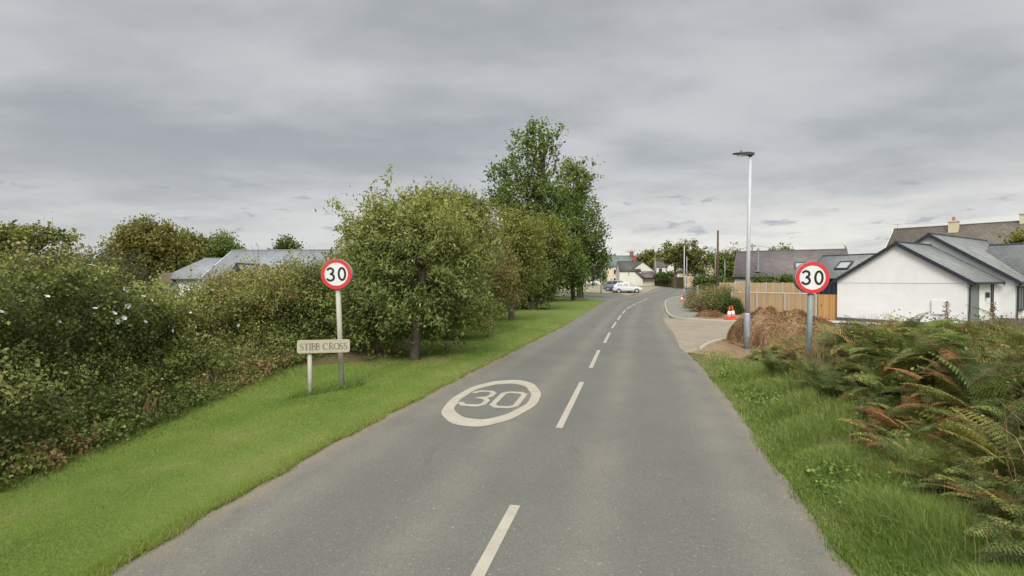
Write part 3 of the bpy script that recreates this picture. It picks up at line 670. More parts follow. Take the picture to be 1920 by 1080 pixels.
# --- brown tiled house behind it
BZ = H(34, 47.3)
t = thing('house', (34.0, 47.3, BZ), 'large house with brown tiled roof and cream chimneys behind the bungalow', 'house', rz=R(-50))
gable_vol(t, .3, 18, 0, 8.4, 4.3-BZ, 7.35-BZ, M['cream'], M['browntile'], 'x', .4, .3, barge=M['white'], bt=.12)
chimney(t, 4.6, 3.5, 5.6, 7.75-BZ, .68, .6, M['cream'], 1)
chimney(t, 9.2, 4.2, 6.2, 8.05-BZ, .85, .7, M['cream'], 1, 'dark')
an = MB().tube([(.3, 4.2, 7.3-BZ), (.3, 4.2, 7.95-BZ)], .02, 6); an.tube([(0, 4.2, 7.9-BZ), (.7, 4.2, 7.9-BZ)], .015, 5)
for k in range(4): an.tube([(.05+.18*k, 4.0, 7.9-BZ), (.05+.18*k, 4.4, 7.9-BZ)], .01, 4)
an.build('aerial', M['galv'], t)
window(t, (5, -.01, 2.6), -90, 1.6, 1.2); window(t, (11, -.01, 2.6), -90, 1.6, 1.2)

# --- old stone barn with purple slates
BZ = H(20.3, 46.7)
t = thing('barn', (20.3, 46.7, BZ), 'long low grey building with old purple slate roof and flue pipe', 'building', rz=R(-28))
gable_vol(t, 0, 8.8, 0, 7.2, 2.85-BZ, 5.14-BZ, M['greyrend'], M['slateold'], 'x', .3, .12, barge=M['chimstone'], bt=.1)
fl = MB().tube([(1.9, .6, 3.0), (1.9, .6, 5.3)], .09, 10); fl.tube([(1.9, .6, 5.35), (1.9, .6, 5.45)], [.15, .03], 10); fl.tube([(1.9, .6, 5.15), (1.9, .6, 5.2)], .13, 10); fl.box((1.9, .4, 3.3-BZ), (.5, .5, .08)); fl.build('flue', M['galv'], t)
for x in (-.02, 8.82): MB().tube([(x, 3.6, 5.2-BZ), (x, 3.6, 5.47-BZ), (x-.12, 3.6, 5.6-BZ)], [.07, .05, .03], 6).build('finial', M['brick'], t)
rooflight(t, (5.3, 1.2, 2.85-BZ+1.2*.636+.12), math.atan(.636), -90, .9, .9)

# --- bungalow pair beyond the left hedge
def lhouse():
    t = thing('bungalow', (-20.6, 34.4, H(-20.6, 34.4)), 'long white bungalow with pale grey slate roof and small black dormer gable', 'house', rz=R(-5))
    gable_vol(t, 0, 8.4, 0, 6.4, 2.55, 4.45, M['render'], M['slateleft'], 'x', .35, .22, barge=M['white'], bt=.2)
    gable_vol(t, 2.2, 3.7, -1.0, 2.6, 2.35, 3.35, M['charcoal'], M['slateleft'], 'y', .18, .15, barge=CH, gables=(1, 0))
    window(t, (1.4, -.01, 1.75), -90, .9, .9, 'charcoal', 0); window(t, (6.5, -.01, 1.6), -90, 1.5, 1.1, 'charcoal', 1)
    MB().tube([(0.0, -.40, 2.38), (8.4, -.40, 2.38)], .055, 8).build('gutter', CH, t)
    t = thing('bungalow', (-25.6, 37.6, H(-25.6, 37.6)), 'hip ended grey slate bungalow to the left behind the flowering hedge', 'house', rz=R(-4))
    m = MB(); m.box((3.0, 3, 1.1), (5.6, 5.6, 3.0)); m.build('wall', M['render'], t)
    e, r_ = 2.5, 4.15
    roofobj('roof', [[(-.2, -.2, e), (6.2, -.2, e), (6.2, 3, r_), (1.2, 3, r_)], [(6.2, 6.2, e), (-.2, 6.2, e), (1.2, 3.001, r_), (6.2, 3.001, r_)], [(-.2, 6.2, e), (-.2, -.2, e), (1.18, 2.98, r_), (1.18, 3.02, r_)]], .1, M['slateleft'], t)
    MB().add([(-.35, -.4, 2.2), (.9, -.4, 2.2), (.27, -.4, 2.95), (-.35, .6, 2.2), (.9, .6, 2.2), (.27, .6, 2.95)], [(0,1,2),(5,4,3),(0,2,5,3),(1,4,5,2),(0,3,4,1)]).build('porch_gable', M['chimstone'], t)
lhouse()

# --- the village beyond the bend
def base(px, Yd): p = P(px, 530, Yd); return (p[0], p[1], H(p[0], p[1]))
t = thing('house', base(1137, 130), 'cream rendered house with grey green slate roof and brown chimney', 'house', rz=R(-6))
gable_vol(t, 0, 6.9, -3, 5.5, 4.35, 7.2, M['cream'], M['greentile'], 'x', .15, .1, barge=M['cream'], bt=.1)
chimney(t, 6.4, 1.2, 6.4, 8.2, .9, .7, M['chimstone'], 2)
window(t, (2, -3.01, 3.1), -90, 1.0, 1.3); window(t, (2, -3.01, 1.0), -90, 1.0, 1.3)
t = thing('house', base(1161.5, 118), 'white rendered house end with dark slate roof behind the parked cars', 'house', rz=R(-4))
gable_vol(t, 0, 4.9, 0, 6, 3.3, 5.6, M['offwhite'], M['slatedark'], 'x', .2, .1, barge=M['dark'], bt=.12, gables=(1, 0))
gable_vol(t, 2.6, 8.1, .6, 8, 3.4, 5.5, M['offwhite'], M['slatedark'], 'y', .2, .15, barge=M['dark'], bt=.16, gables=(1, 0))
MB().add([(4.9, -.01, -.4), (5.3, -.01, -.4), (5.3, -.01, 1.55), (3.0, -.01, 3.3), (4.9, .6, -.4), (5.3, .6, -.4), (5.3, .6, 1.55), (3.0, .6, 3.3)], [(0,1,2,3),(7,6,5,4),(0,4,5,1),(1,5,6,2),(2,6,7,3)]).build('wing_wall', M['offwhite'], t)
roofobj('lean_to_roof', [[(5.4, -.3, 1.5), (8.3, -.3, 1.7), (8.3, .7, 3.35), (3.2, -.1, 3.3)]], .12, M['slateold'], t)
chimney(t, 4.0, 4.0, 5.0, 6.9, 1.0, .7, M['brick'], 1)
MB().box((2.1, -.04, 2.65), (.12, .08, .7)).build('wall_bracket', M['dark'], t)
t = thing('house_terrace', base(1231, 165), 'white terrace with grey roofs and tall windows behind the oak', 'house', rz=R(-8))
gable_vol(t, 0, 13, 0, 8, 5.0, 8.0, M['offwhite'], M['slateold'], 'x', .3, .2, barge=M['white'])
for k in range(5): window(t, (1.2+2.5*k, -.02, 3.7), -90, 1.0, 1.5, 'dark', 0)
gable_vol(t, 3.2, 6.4, -1.0, 3, 5.2, 6.7, M['offwhite'], M['slateold'], 'y', .3, .3, barge=M['dark'], gables=(1, 0))
t = thing('house', base(1284, 140), 'pale pink rendered house half hidden behind the oak crown', 'house', rz=R(-10))
gable_vol(t, 0, 5.5, 0, 6, 4.2, 6, M['pink'], M['slateold'], 'x', .2, .1, barge=M['white'])
for k in range(2): window(t, (1.4+2.4*k, -.02, 3.2), -90, .8, .9); window(t, (1.4+2.4*k, -.02, 1.0), -90, .8, .9)
t = thing('house', base(1322, 120), 'peach rendered gable end house left of the brown pole', 'house', rz=R(38))
gable_vol(t, 0, 4.8, 0, 7, 3.6, 5.3, M['yellow'], M['slateold'], 'y', .2, .15, barge=M['white'])
window(t, (1.1, -.02, 3.1), -90, .5, .7, 'dark', 0)
t = thing('house', base(1095, 128), 'low white house glimpsed under the tree crowns on the left', 'house', rz=R(5))
gable_vol(t, -3, 4.6, 0, 5, 2.6, 4.6, M['offwhite'], M['slatedark'], 'x', .2, .1, barge=M['white'])
window(t, (0, -.02, 1.6), -90, 1.2, 1.0); window(t, (3, -.02, 1.6), -90, 1.0, 1.0)
# ------------------------------------------------------------ vehicles
def car(base, rz, L, W, Hh, paint, label, wheel=.34, name='parked_car', hatch=.1):
    t = thing(name, base, label, 'car', None, rz)
    k = Hh/1.62; l = L/4.4; w = W/2
    st = [(-2.2, .42, .62, .72, .90), (-2.17, .33, .80, .96, .94), (-2.05+hatch, .28, 1.02, 1.20, .95), (-1.72+hatch, .26, 1.04, 1.53, .98), (-1.1, .25, 1.02, 1.62, 1), (-.1, .25, 1.0, 1.63, 1), (.4, .25, .99, 1.55, 1), (1.12, .25, .97, 1.06, 1), (1.75, .27, .90, .97, .97), (2.08, .30, .74, .80, .90), (2.2, .38, .55, .60, .78)]
    V = []; n = 10
    for x, zb, zl, zt, ww in st:
        hw = w*ww; rw = hw*(.72 if zt > zl+.2 else .86)
        ring = [(-hw*.85, zb), (-hw, zb+.14), (-hw*1.0, (zb+zl)/2), (-hw*.965, zl), (-rw, zt-.03), (-rw*.8, zt)]
        full = ring+[(-a, b) for a, b in ring[::-1]]
        V += [(x*l, a, b*k) for a, b in full]
    m_ = 12; Fs = []
    for i in range(len(st)-1):
        for j in range(m_): Fs.append((i*m_+j, i*m_+(j+1) % m_, (i+1)*m_+(j+1) % m_, (i+1)*m_+j))
    Fs += [tuple(range(m_))[::-1], tuple((len(st)-1)*m_+j for j in range(m_))]
    bd = MB().add(V, Fs).build('body', paint, t, True); mm = bd.modifiers.new('s', 'BEVEL'); mm.width = .02; mm.segments = 2; mm.limit_method = 'ANGLE'
    for s in (-1, 1):
        def yy(z): return s*(w*.965+(w*.72-w*.965)*min(1, max(0, (z-1.02)/.56))+.012)
        for poly in ([(-1.62, 1.07), (-.75, 1.06), (-.75, 1.52), (-1.45, 1.47)], [(-.68, 1.06), (.12, 1.05), (.12, 1.53), (-.68, 1.53)], [(.19, 1.05), (.95, 1.04), (.45, 1.46), (.19, 1.51)]):
            q = [(x*l, yy(z), z*k) for x, z in poly]; q2 = [(x, y-s*.03, z) for x, y, z in q]
            MB().add(q+q2, [(0,1,2,3),(7,6,5,4),(0,4,5,1),(1,5,6,2),(2,6,7,3),(3,7,4,0)]).build('side_window', M['glass'], t)
        MB().box((.95*l, s*(w+.08), 1.08*k), (.14, .16, .13)).build('mirror', paint, t, bevel=.03)
        MB().box((2.06*l, s*w*.70, .70*k), (.2, .34, .14)).build('headlight', M['lens'], t, bevel=.02)
        MB().box((-2.13*l, s*w*.78, .90*k), (.12, .26, .2)).build('tail_light', M['taillamp'], t, bevel=.02)
        MB().box((-.02*l, s*(w-.01), .33*k), (3.2*l, .05, .14)).build('sill_trim', M['dark'], t)
        for x in (-1.32, 1.34):
            wo = MB(); wo.tube([(x*l, s*(w-.20), wheel), (x*l, s*(w-.03), wheel), (x*l, s*(w+.012), wheel)], [wheel+.06, wheel+.06, wheel+.055], 24); wo.build('wheel_arch', M['dark'], t)
            wh = MB().tube([(x*l, s*(w-.16), wheel), (x*l, s*(w+.0), wheel), (x*l, s*(w+.03), wheel)], [wheel, wheel, wheel*.93], 24).build('wheel', M['tyre'], t, True)
            r_ = MB(); 
            r_.tube([(x*l, s*(w+.02), wheel), (x*l, s*(w+.04), wheel)], [wheel*.68, wheel*.64], 20)
            r_.build('rim', M['rim'], wh)
    q = [(.47*l, -w*.70, 1.53*k), (.47*l, w*.70, 1.53*k), (1.06*l, w*.88, 1.10*k), (1.06*l, -w*.88, 1.10*k)]
    MB().add([(a+.01, b, c+.025) for a, b, c in q]+[(a-.03, b, c-.0) for a, b, c in q], [(0,1,2,3),(7,6,5,4),(0,4,5,1),(1,5,6,2),(2,6,7,3),(3,7,4,0)]).build('windscreen', M['glass'], t)
    q = [((-1.74+hatch)*l, -w*.66, 1.49*k), ((-1.74+hatch)*l, w*.66, 1.49*k), ((-2.03+hatch)*l, w*.80, 1.15*k), ((-2.03+hatch)*l, -w*.80, 1.15*k)]
    MB().add([(a-.025, b, c+.01) for a, b, c in q]+[(a+.02, b, c-.0) for a, b, c in q], [(0,1,2,3),(7,6,5,4),(0,4,5,1),(1,5,6,2),(2,6,7,3),(3,7,4,0)]).build('rear_window', M['glass'], t)
    m = MB().box((2.17*l, 0, .48*k), (.10, w*1.2, .16)); m.box((-2.17*l, 0, .42*k), (.10, w*1.4, .16)); m.build('bumper_trim', M['dark'], t)
    return t
def cpos(px, Yd): p = P(px, 540, Yd); return (p[0], p[1], H(p[0], p[1]))
c = cpos(1176.5, 82); car((c[0], c[1], c[2]), R(-10), 4.6, 1.85, 1.66, M['carwhite'], 'white crossover parked nose right on the gravel by the bend')
c = cpos(1158, 88.5); car(c, R(-24), 4.85, 1.9, 1.86, M['cargrey'], 'grey tall estate car parked behind the white crossover', hatch=.0, wheel=.37)
c = cpos(1167, 84.6); car(c, R(-14), 3.9, 1.7, 1.42, M['carblue'], 'small blue car squeezed between the white and grey cars', wheel=.30)
c = cpos(1104, 118); car(c, R(6), 4.4, 1.8, 1.55, M['carwhite'], 'white car far off under the tree crowns beside the low house', wheel=.32)

# ------------------------------------------------------------ cones, posts, poles
def cone(base, label, tilt=(0, 0), rz=0):
    t = thing('traffic_cone', base, label, 'traffic cone', 'orange and white traffic cones', rz, tilt)
    MB().box((0, 0, .02), (.46, .46, .04)).build('base', M['conebase'], t, bevel=.01)
    def rr(z): return .155-(.155-.028)*z/.78
    MB().tube([(0, 0, .04), (0, 0, .22)], [rr(0)+.01, rr(.2)], 20).build('body', M['cone'], t, True)
    MB().tube([(0, 0, .22), (0, 0, .50)], [rr(.2)+.003, rr(.47)+.003], 20).build('reflective_band', M['conewhite'], t, True)
    MB().tube([(0, 0, .50), (0, 0, .80), (0, 0, .82)], [rr(.47), rr(.78), .015], 20).build('tip', M['cone'], t, True)
def gz(px, py, z=0): x, y = G(px, py, z); return (x, y, H(x, y)+z)
cone(gz(1366.5, 598.5, .08), 'left cone of the upright pair on the far kerb near the fence', (0, R(3)))
cone(gz(1375.5, 597, .08), 'right cone of the pair on the far kerb, leaning on its neighbour', (0, R(-9)), .3)
cone(gz(1278.5, 565.5, .08), 'lone distant cone at the foot of the middle street lamp')
p = gz(1308, 581.5, .08); t = thing('marker_post', p, 'short weathered grey post at the edge of the weedy bank', 'post', tilt=(0, R(-1)))
MB().box((0, 0, .85), (.16, .16, 2.1)).build('post', M['timber'], t, bevel=.015); MB().add([(-.08, -.08, 1.9), (.08, -.08, 1.9), (.08, .08, 1.9), (-.08, .08, 1.9), (0, 0, 1.97)], [(0,1,4),(1,2,4),(2,3,4),(3,0,4)]).build('cap', M['timber'], t)
def pole(px, Yd, ytop, r, mt, label, lean=0, arms=1, group=None):
    p = P(px, 530, Yd); b = (p[0], p[1], H(p[0], p[1])); hh = P(px, ytop, Yd)[2]-b[2]
    t = thing('utility_pole', b, label, 'utility pole', tilt=(0, lean))
    MB().tube([(0, 0, -.4), (0, 0, hh*.5), (0, 0, hh)], [r, r*.88, r*.72], 12).build('pole', mt, t, True)
    for k in range(arms):
        m = MB().box((0, 0, hh-.35-.35*k), (.9, .09, .09)); m.tube([(-.35, 0, hh-.3-.35*k), (-.35, 0, hh-.15-.35*k)], .04, 6); m.tube([(.35, 0, hh-.3-.35*k), (.35, 0, hh-.15-.35*k)], .04, 6); m.build('crossarm', M['dark'], t)
    return b, hh
pole(1345.5, 56, 432, .14, M['pole'], 'tall dark brown pole rising behind the fence corner', 0, 0)
pole(1341, 96, 465, .15, M['polegreen'], 'mossy green pole just left of the brown pole', 0, 1)
pole(1410, 74, 457, .15, M['polegreen'], 'mossy pole with its top showing above the purple roof', 0, 1)
pole(1359, 78, 487, .05, M['galv'], 'thin grey pole left of the purple roofed building', 0, 0)
pole(1127, 80.5, 512, .10, M['timber'], 'brown timber post on the grass strip left of the parked cars', 0, 0)
MB().box((0, 0, 0), (.001, .001, .001))
def wire(pts, sag, label):
    A, B = [Vector(P(*q)) for q in pts]
    q = [(A.lerp(B, t)-Vector((0, 0, sag*4*t*(1-t)))-A) for t in np.linspace(0, 1, 16)]
    o = MB().tube(q, .024, 5).build('overhead_wire', M['wire']); o.location = A
    tag(o, label, 'wire', 'overhead wires')
wire([(1412, 459.5, 74), (1341, 468, 96)], .5, 'overhead wire between the two mossy poles')
wire([(1412, 459.5, 74), (1920, 462, 60)], 1.3, 'long overhead wire running right above the purple roof')
wire([(1341, 468, 96), (1225, 473, 150)], .7, 'faint overhead wire running left above the oak')
# direction sign by the junction and small marker
x = P(1288, 530, 112); t = thing('direction_sign', (x[0], x[1], H(x[0], x[1])), 'small white direction sign on a pale post near the far lamp', 'sign')
MB().tube([(0, 0, -.2), (0, 0, 3.1)], .06, 8).build('post', M['lampwhite'], t); MB().box((.55, 0, 2.95), (1.2, .04, .28)).build('finger', M['signwhite'], t)
x = P(1048, 540, 66); t = thing('marker_sign', (x[0], x[1], H(x[0], x[1])), 'little white marker plate on a thin post left of the side road', 'sign')
MB().tube([(0, 0, -.2), (0, 0, 1.0)], .03, 8).build('post', M['timber'], t); MB().box((0, -.03, 1.05), (.35, .02, .25)).build('plate', M['signwhite'], t)
x = gz(845, 650); MB().box((0, 0, .03), (.5, .32, .05)).build('drain_cover', M['galv']).location = (x[0], x[1], x[2]+.03); tag(bpy.data.objects['drain_cover'], 'grey drain cover set in the lawn beyond the first tree', 'drain cover')

# ------------------------------------------------------------ leaves and blades
def pal(cols, k, r, jit=.25):
    cols = np.array(cols, float); k = np.clip(k, 0, .9999)*(len(cols)-1); i = k.astype(int); f = (k-i)[:, None]
    c = cols[i]*(1-f)+cols[np.minimum(i+1, len(cols)-1)]*f
    return c*(1+jit*(r.random((len(k), 1))*2-1))*(1+.08*(r.random((len(k), 3))*2-1))
def leafquads(C, l, w, col, r, droop=.0, up=.3, out=None):
    """rhombic, slightly folded leaves"""
    n = len(C); a = r.normal(size=(n, 3)); a[:, 2] -= droop; a /= np.linalg.norm(a, axis=1)[:, None]
    nn_ = r.normal(size=(n, 3)); nn_[:, 2] += up*2
    if out is not None: nn_ += out*1.0
    b = np.cross(nn_, a); b /= np.linalg.norm(b, axis=1)[:, None]+1e-9
    s = r.uniform(.6, 1.35, (n, 1)); l_ = l*s/2; w_ = w*s/2
    V = np.stack([C-a*l_, C+b*w_-a*l_*.15, C+a*l_, C-b*w_-a*l_*.15], 1).reshape(-1, 3)
    return V, np.arange(4*n).reshape(-1, 4), np.repeat(col, 4, 0)
def twigs_of(C, d, per, cs, r, K=3, upz=.15):
    """leaf positions strung along short twigs that fan out from each cluster centre"""
    n = len(C); tw = d[:, None, :]*.9+r.normal(size=(n, K, 3))*.75; tw[..., 2] += upz; tw /= np.linalg.norm(tw, axis=2)[..., None]
    k = r.integers(0, K, (n, per)); t = r.random((n, per))**.8; T_ = np.take_along_axis(tw, k[..., None].repeat(3, 2), 1)
    Pp = C[:, None, :]+T_*(t*2.3-.4)[..., None]*cs[:, None, None]+np.clip(r.normal(size=(n, per, 3)), -1.8, 1.8)*cs[:, None, None]*.32
    Pp[..., 2] -= (t**2)[...]*cs[:, None]*.3
    return Pp.reshape(-1, 3)
def sample_blobs(blobs, n, r, inner=.45, rough=.30, seed=1):
    bl = np.array(blobs, float); vol = bl[:, 3]*bl[:, 4]*bl[:, 5]; vol = vol**.8; k = r.choice(len(bl), n, p=vol/vol.sum())
    d = r.normal(size=(n, 3)); d /= np.linalg.norm(d, axis=1)[:, None]
    rad = inner+(1-inner)*r.random(n)**.6
    nz = wav(d*3+bl[k, :3]*.7, 1.7, seed)*.6+wav(d*3+k[:, None], 4.1, seed+1)*.5
    rad = rad*(1+rough*nz)
    return bl[k, :3]+d*bl[k, 3:6]*rad[:, None], d, k
def limb(mb, a, b, r0, r1, r, n=5, sag=.12, sides=6):
    a = np.array(a, float); b = np.array(b, float); L = np.linalg.norm(b-a); pts = []
    for i in range(n+1):
        t = i/n; p = a+(b-a)*t; p = p+r.normal(size=3)*L*.03*(0 < t < 1)
        p[2] += L*sag*math.sin(math.pi*t); pts.append(p)
    mb.tube(pts, list(np.linspace(r0, r1, n+1)), sides)
def tree(base, top, tr, blobs, ncl, per, lsize, cols, label, lw=.5, csig=.25, seed=1, droop=.3, bark='bark', group=None, shoots=0, cat='tree', name='tree', rough=.3, trunkpts=None, kshift=0, inner=.45, nlimb=26, colz=0.35, cover=None):
    r = np.random.default_rng(seed); base = np.array(base, float)
    t = thing(name, tuple(base), label, cat, group)
    C, d, k = sample_blobs(blobs, ncl, r, inner, rough, seed)
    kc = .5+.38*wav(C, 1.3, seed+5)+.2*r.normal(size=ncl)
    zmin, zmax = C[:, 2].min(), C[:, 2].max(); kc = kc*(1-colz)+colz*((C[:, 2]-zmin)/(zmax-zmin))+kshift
    cs = csig*r.uniform(.6, 1.4, ncl)
    P_ = twigs_of(C, d, per, cs*1.15, r, 4)
    out = [P_]; kk = [np.repeat(kc, per)]; dd = [np.repeat(d, per, 0)]
    if shoots:
        hi = C[(C[:, 2] > np.quantile(C[:, 2], .72)) | (r.random(ncl) > .93)]; hi = hi[r.choice(len(hi), shoots)]
        sp = []
        for q in hi:
            L = r.uniform(.3, 1.0)*csig*3.2; dr_ = r.normal(size=3)*.35+np.array([0, 0, 1]); dr_ /= np.linalg.norm(dr_)
            sp.append(q+dr_*np.linspace(0, L, 14)[:, None]+r.normal(size=(14, 3))*csig*.12)
        sp = np.vstack(sp); out.append(sp); kk.append(np.full(len(sp), .75)); dd.append(np.tile([0, 0, 1.], (len(sp), 1)))
    P_ = np.vstack(out); kk = np.concatenate(kk); dd = np.vstack(dd)
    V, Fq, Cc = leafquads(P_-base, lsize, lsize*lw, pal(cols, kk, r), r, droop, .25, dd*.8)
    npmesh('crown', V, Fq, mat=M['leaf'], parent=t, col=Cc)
    mb = MB()
    tp = trunkpts or [(0, 0, -.2), (0.02, 0, .05), (0.05*top[2]*.2, .0, (top[2]-base[2])*.5)]
    tpz = np.array(top)-base
    pts = [np.array((0, 0, -.25)), np.array((0, 0, .12))]+[tpz*f+np.array([math.sin(seed+f*5)*.06, math.cos(seed*2+f*4)*.06, 0])*min(1, tr*8) for f in (.25, .5, .75, 1)]
    mb.tube(pts, [tr*1.45, tr*1.08, tr*.92, tr*.8, tr*.6, tr*.3], 12)
    for q in C[r.choice(ncl, min(nlimb, ncl), replace=False)]:
        f = r.uniform(.4, 1.0); s = tpz*f
        if q[2]-base[2] < s[2]-1.0: f = .35; s = tpz*f
        limb(mb, s, q-base, tr*.36*(1.2-f*.6), tr*.05+.006, r)
    mb.build('trunk', M[bark], t, True)
    return t
def PB(px, py, Yd, rx, ry, rd=None):
    c = P(px, py, Yd); s = Yd/F; return (c[0], c[1], c[2], rx*s, (rd or rx*.9)*s, ry*s)
FT = np.array([1.22, 1.15, .95])
def wm(c): return [tuple(np.array(q)*FT) for q in c]
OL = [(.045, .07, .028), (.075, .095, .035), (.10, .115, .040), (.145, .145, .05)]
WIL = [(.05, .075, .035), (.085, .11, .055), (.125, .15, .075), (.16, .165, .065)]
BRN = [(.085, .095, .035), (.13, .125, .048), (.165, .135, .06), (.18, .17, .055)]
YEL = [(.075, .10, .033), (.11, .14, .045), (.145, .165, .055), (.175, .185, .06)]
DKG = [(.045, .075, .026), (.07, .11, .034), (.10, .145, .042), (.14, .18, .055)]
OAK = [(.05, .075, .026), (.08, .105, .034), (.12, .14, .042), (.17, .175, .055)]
def onG(px, py): x, y = G(px, py); return (x, y, H(x, y))
WIL, BRN, YEL, DKG, OAK = map(wm, (WIL, BRN, YEL, DKG, OAK))
WIL = [(.10, .13, .042), (.165, .195, .06), (.23, .25, .085), (.31, .29, .085)]
# trees along the left verge
b = onG(777, 684)
tree(b, (b[0]+.25, b[1]+.1, 3.6), .14, [PB(765, 500, 15.6, 118, 112), PB(690, 540, 15.2, 72, 105), PB(835, 500, 16.2, 85, 110), PB(770, 420, 15.6, 95, 62), PB(705, 440, 15.6, 65, 55), PB(735, 565, 14.6, 60, 40), PB(668, 600, 15.4, 36, 50), PB(700, 610, 14.9, 50, 38), PB(845, 575, 16.4, 55, 55)],
     1250, 38, .135, WIL, 'nearest verge tree with grey green willow like crown beside the cream signpost',   .36, .20, 11, .5, shoots=330, rough=.62, group='trees along the left verge', nlimb=40)
b = (-3.7, 20.5, H(-3.7, 20.5))
tree(b, (-3.3, 20.5, 5.0), .14, [PB(865, 440, 20.5, 66, 72), PB(850, 540, 20.5, 62, 70), PB(830, 400, 20.5, 62, 42), PB(890, 590, 21, 35, 28), PB(815, 600, 20, 42, 30)],
     800, 38, .12, YEL, 'bushy olive tree between the willow like tree and the slim pale trunk', .5, .22, 12, .4, shoots=220, rough=.42, group='trees along the left verge')
b = onG(920, 623)
tree(b, (b[0]+.1, b[1], 5.6), .085, [PB(915, 480, 24.7, 42, 66), PB(895, 520, 24.5, 36, 50), PB(932, 548, 24.5, 30, 22), PB(900, 430, 24.8, 36, 36), PB(945, 520, 24.7, 28, 32)],
     480, 26, .10, BRN, 'slim pale trunked tree with thin browning crown', .6, .26, 13, .4, 'birch', shoots=40, group='trees along the left verge', rough=.45)
b = onG(958, 605)
tree(b, (b[0]+.3, b[1], 6.0), .16, [PB(960, 480, 30, 46, 66), PB(975, 440, 30, 40, 40), PB(940, 540, 30, 34, 36), PB(990, 520, 30.5, 30, 36)],
     520, 34, .14, YEL, 'yellowing verge tree with mottled trunk behind the slim pale one', .55, .30, 14, .3, shoots=40, group='trees along the left verge')
b = onG(1000, 583.5)
tree(b, (b[0]+.3, b[1], 7.5), .37, [PB(1000, 480, 41.4, 52, 66), PB(1018, 445, 41.4, 38, 38), PB(1015, 520, 41.4, 38, 38), PB(985, 530, 41, 36, 36), PB(1003, 552, 41, 20, 16)],
     700, 34, .19, OAK, 'thick trunked verge tree with ivy dark lower crown', .6, .38, 15, .3, shoots=30, group='trees along the left verge')
b = (2.3, 51, H(2.3, 51))
tree(b, (3.2, 51, 16.0), .38, [PB(985, 370, 51, 62, 70), PB(1000, 285, 51, 38, 48), PB(950, 350, 51, 32, 42), PB(1022, 265, 51, 22, 26), PB(1040, 380, 51, 42, 56), PB(990, 245, 51, 16, 18), PB(925, 375, 51, 22, 26), PB(1000, 430, 51, 55, 45)],
     520, 28, .28, DKG, 'tallest dark green tree towering over the verge row', .6, .46, 16, .2, shoots=110, group='trees along the left verge', rough=.7, inner=.3, nlimb=45)
b = onG(1088, 559.5)
tree(b, (b[0]-.3, b[1], 15.0), .42, [PB(1075, 350, 69, 36, 46), PB(1090, 420, 69, 42, 56), PB(1110, 470, 69, 30, 50), PB(1060, 420, 69, 32, 60), PB(1075, 490, 69, 38, 38), PB(1122, 500, 69, 18, 26), PB(1082, 320, 69, 18, 18)],
     720, 26, .33, DKG, 'tall dark green tree at the end of the verge with doubled trunk', .6, .50, 17, .2, shoots=90, group='trees along the left verge', rough=.42, inner=.3, nlimb=40)
b = onG(1074.5, 563.5)
tree(b, (b[0]-.1, b[1], 7.5), .24, [PB(1062, 500, 61, 30, 34), PB(1075, 520, 61, 22, 20), PB(1045, 480, 61, 24, 40)],
     420, 28, .26, DKG, 'smaller dark tree just left of the last tall verge tree', .6, .48, 18, .2, group='trees along the left verge')

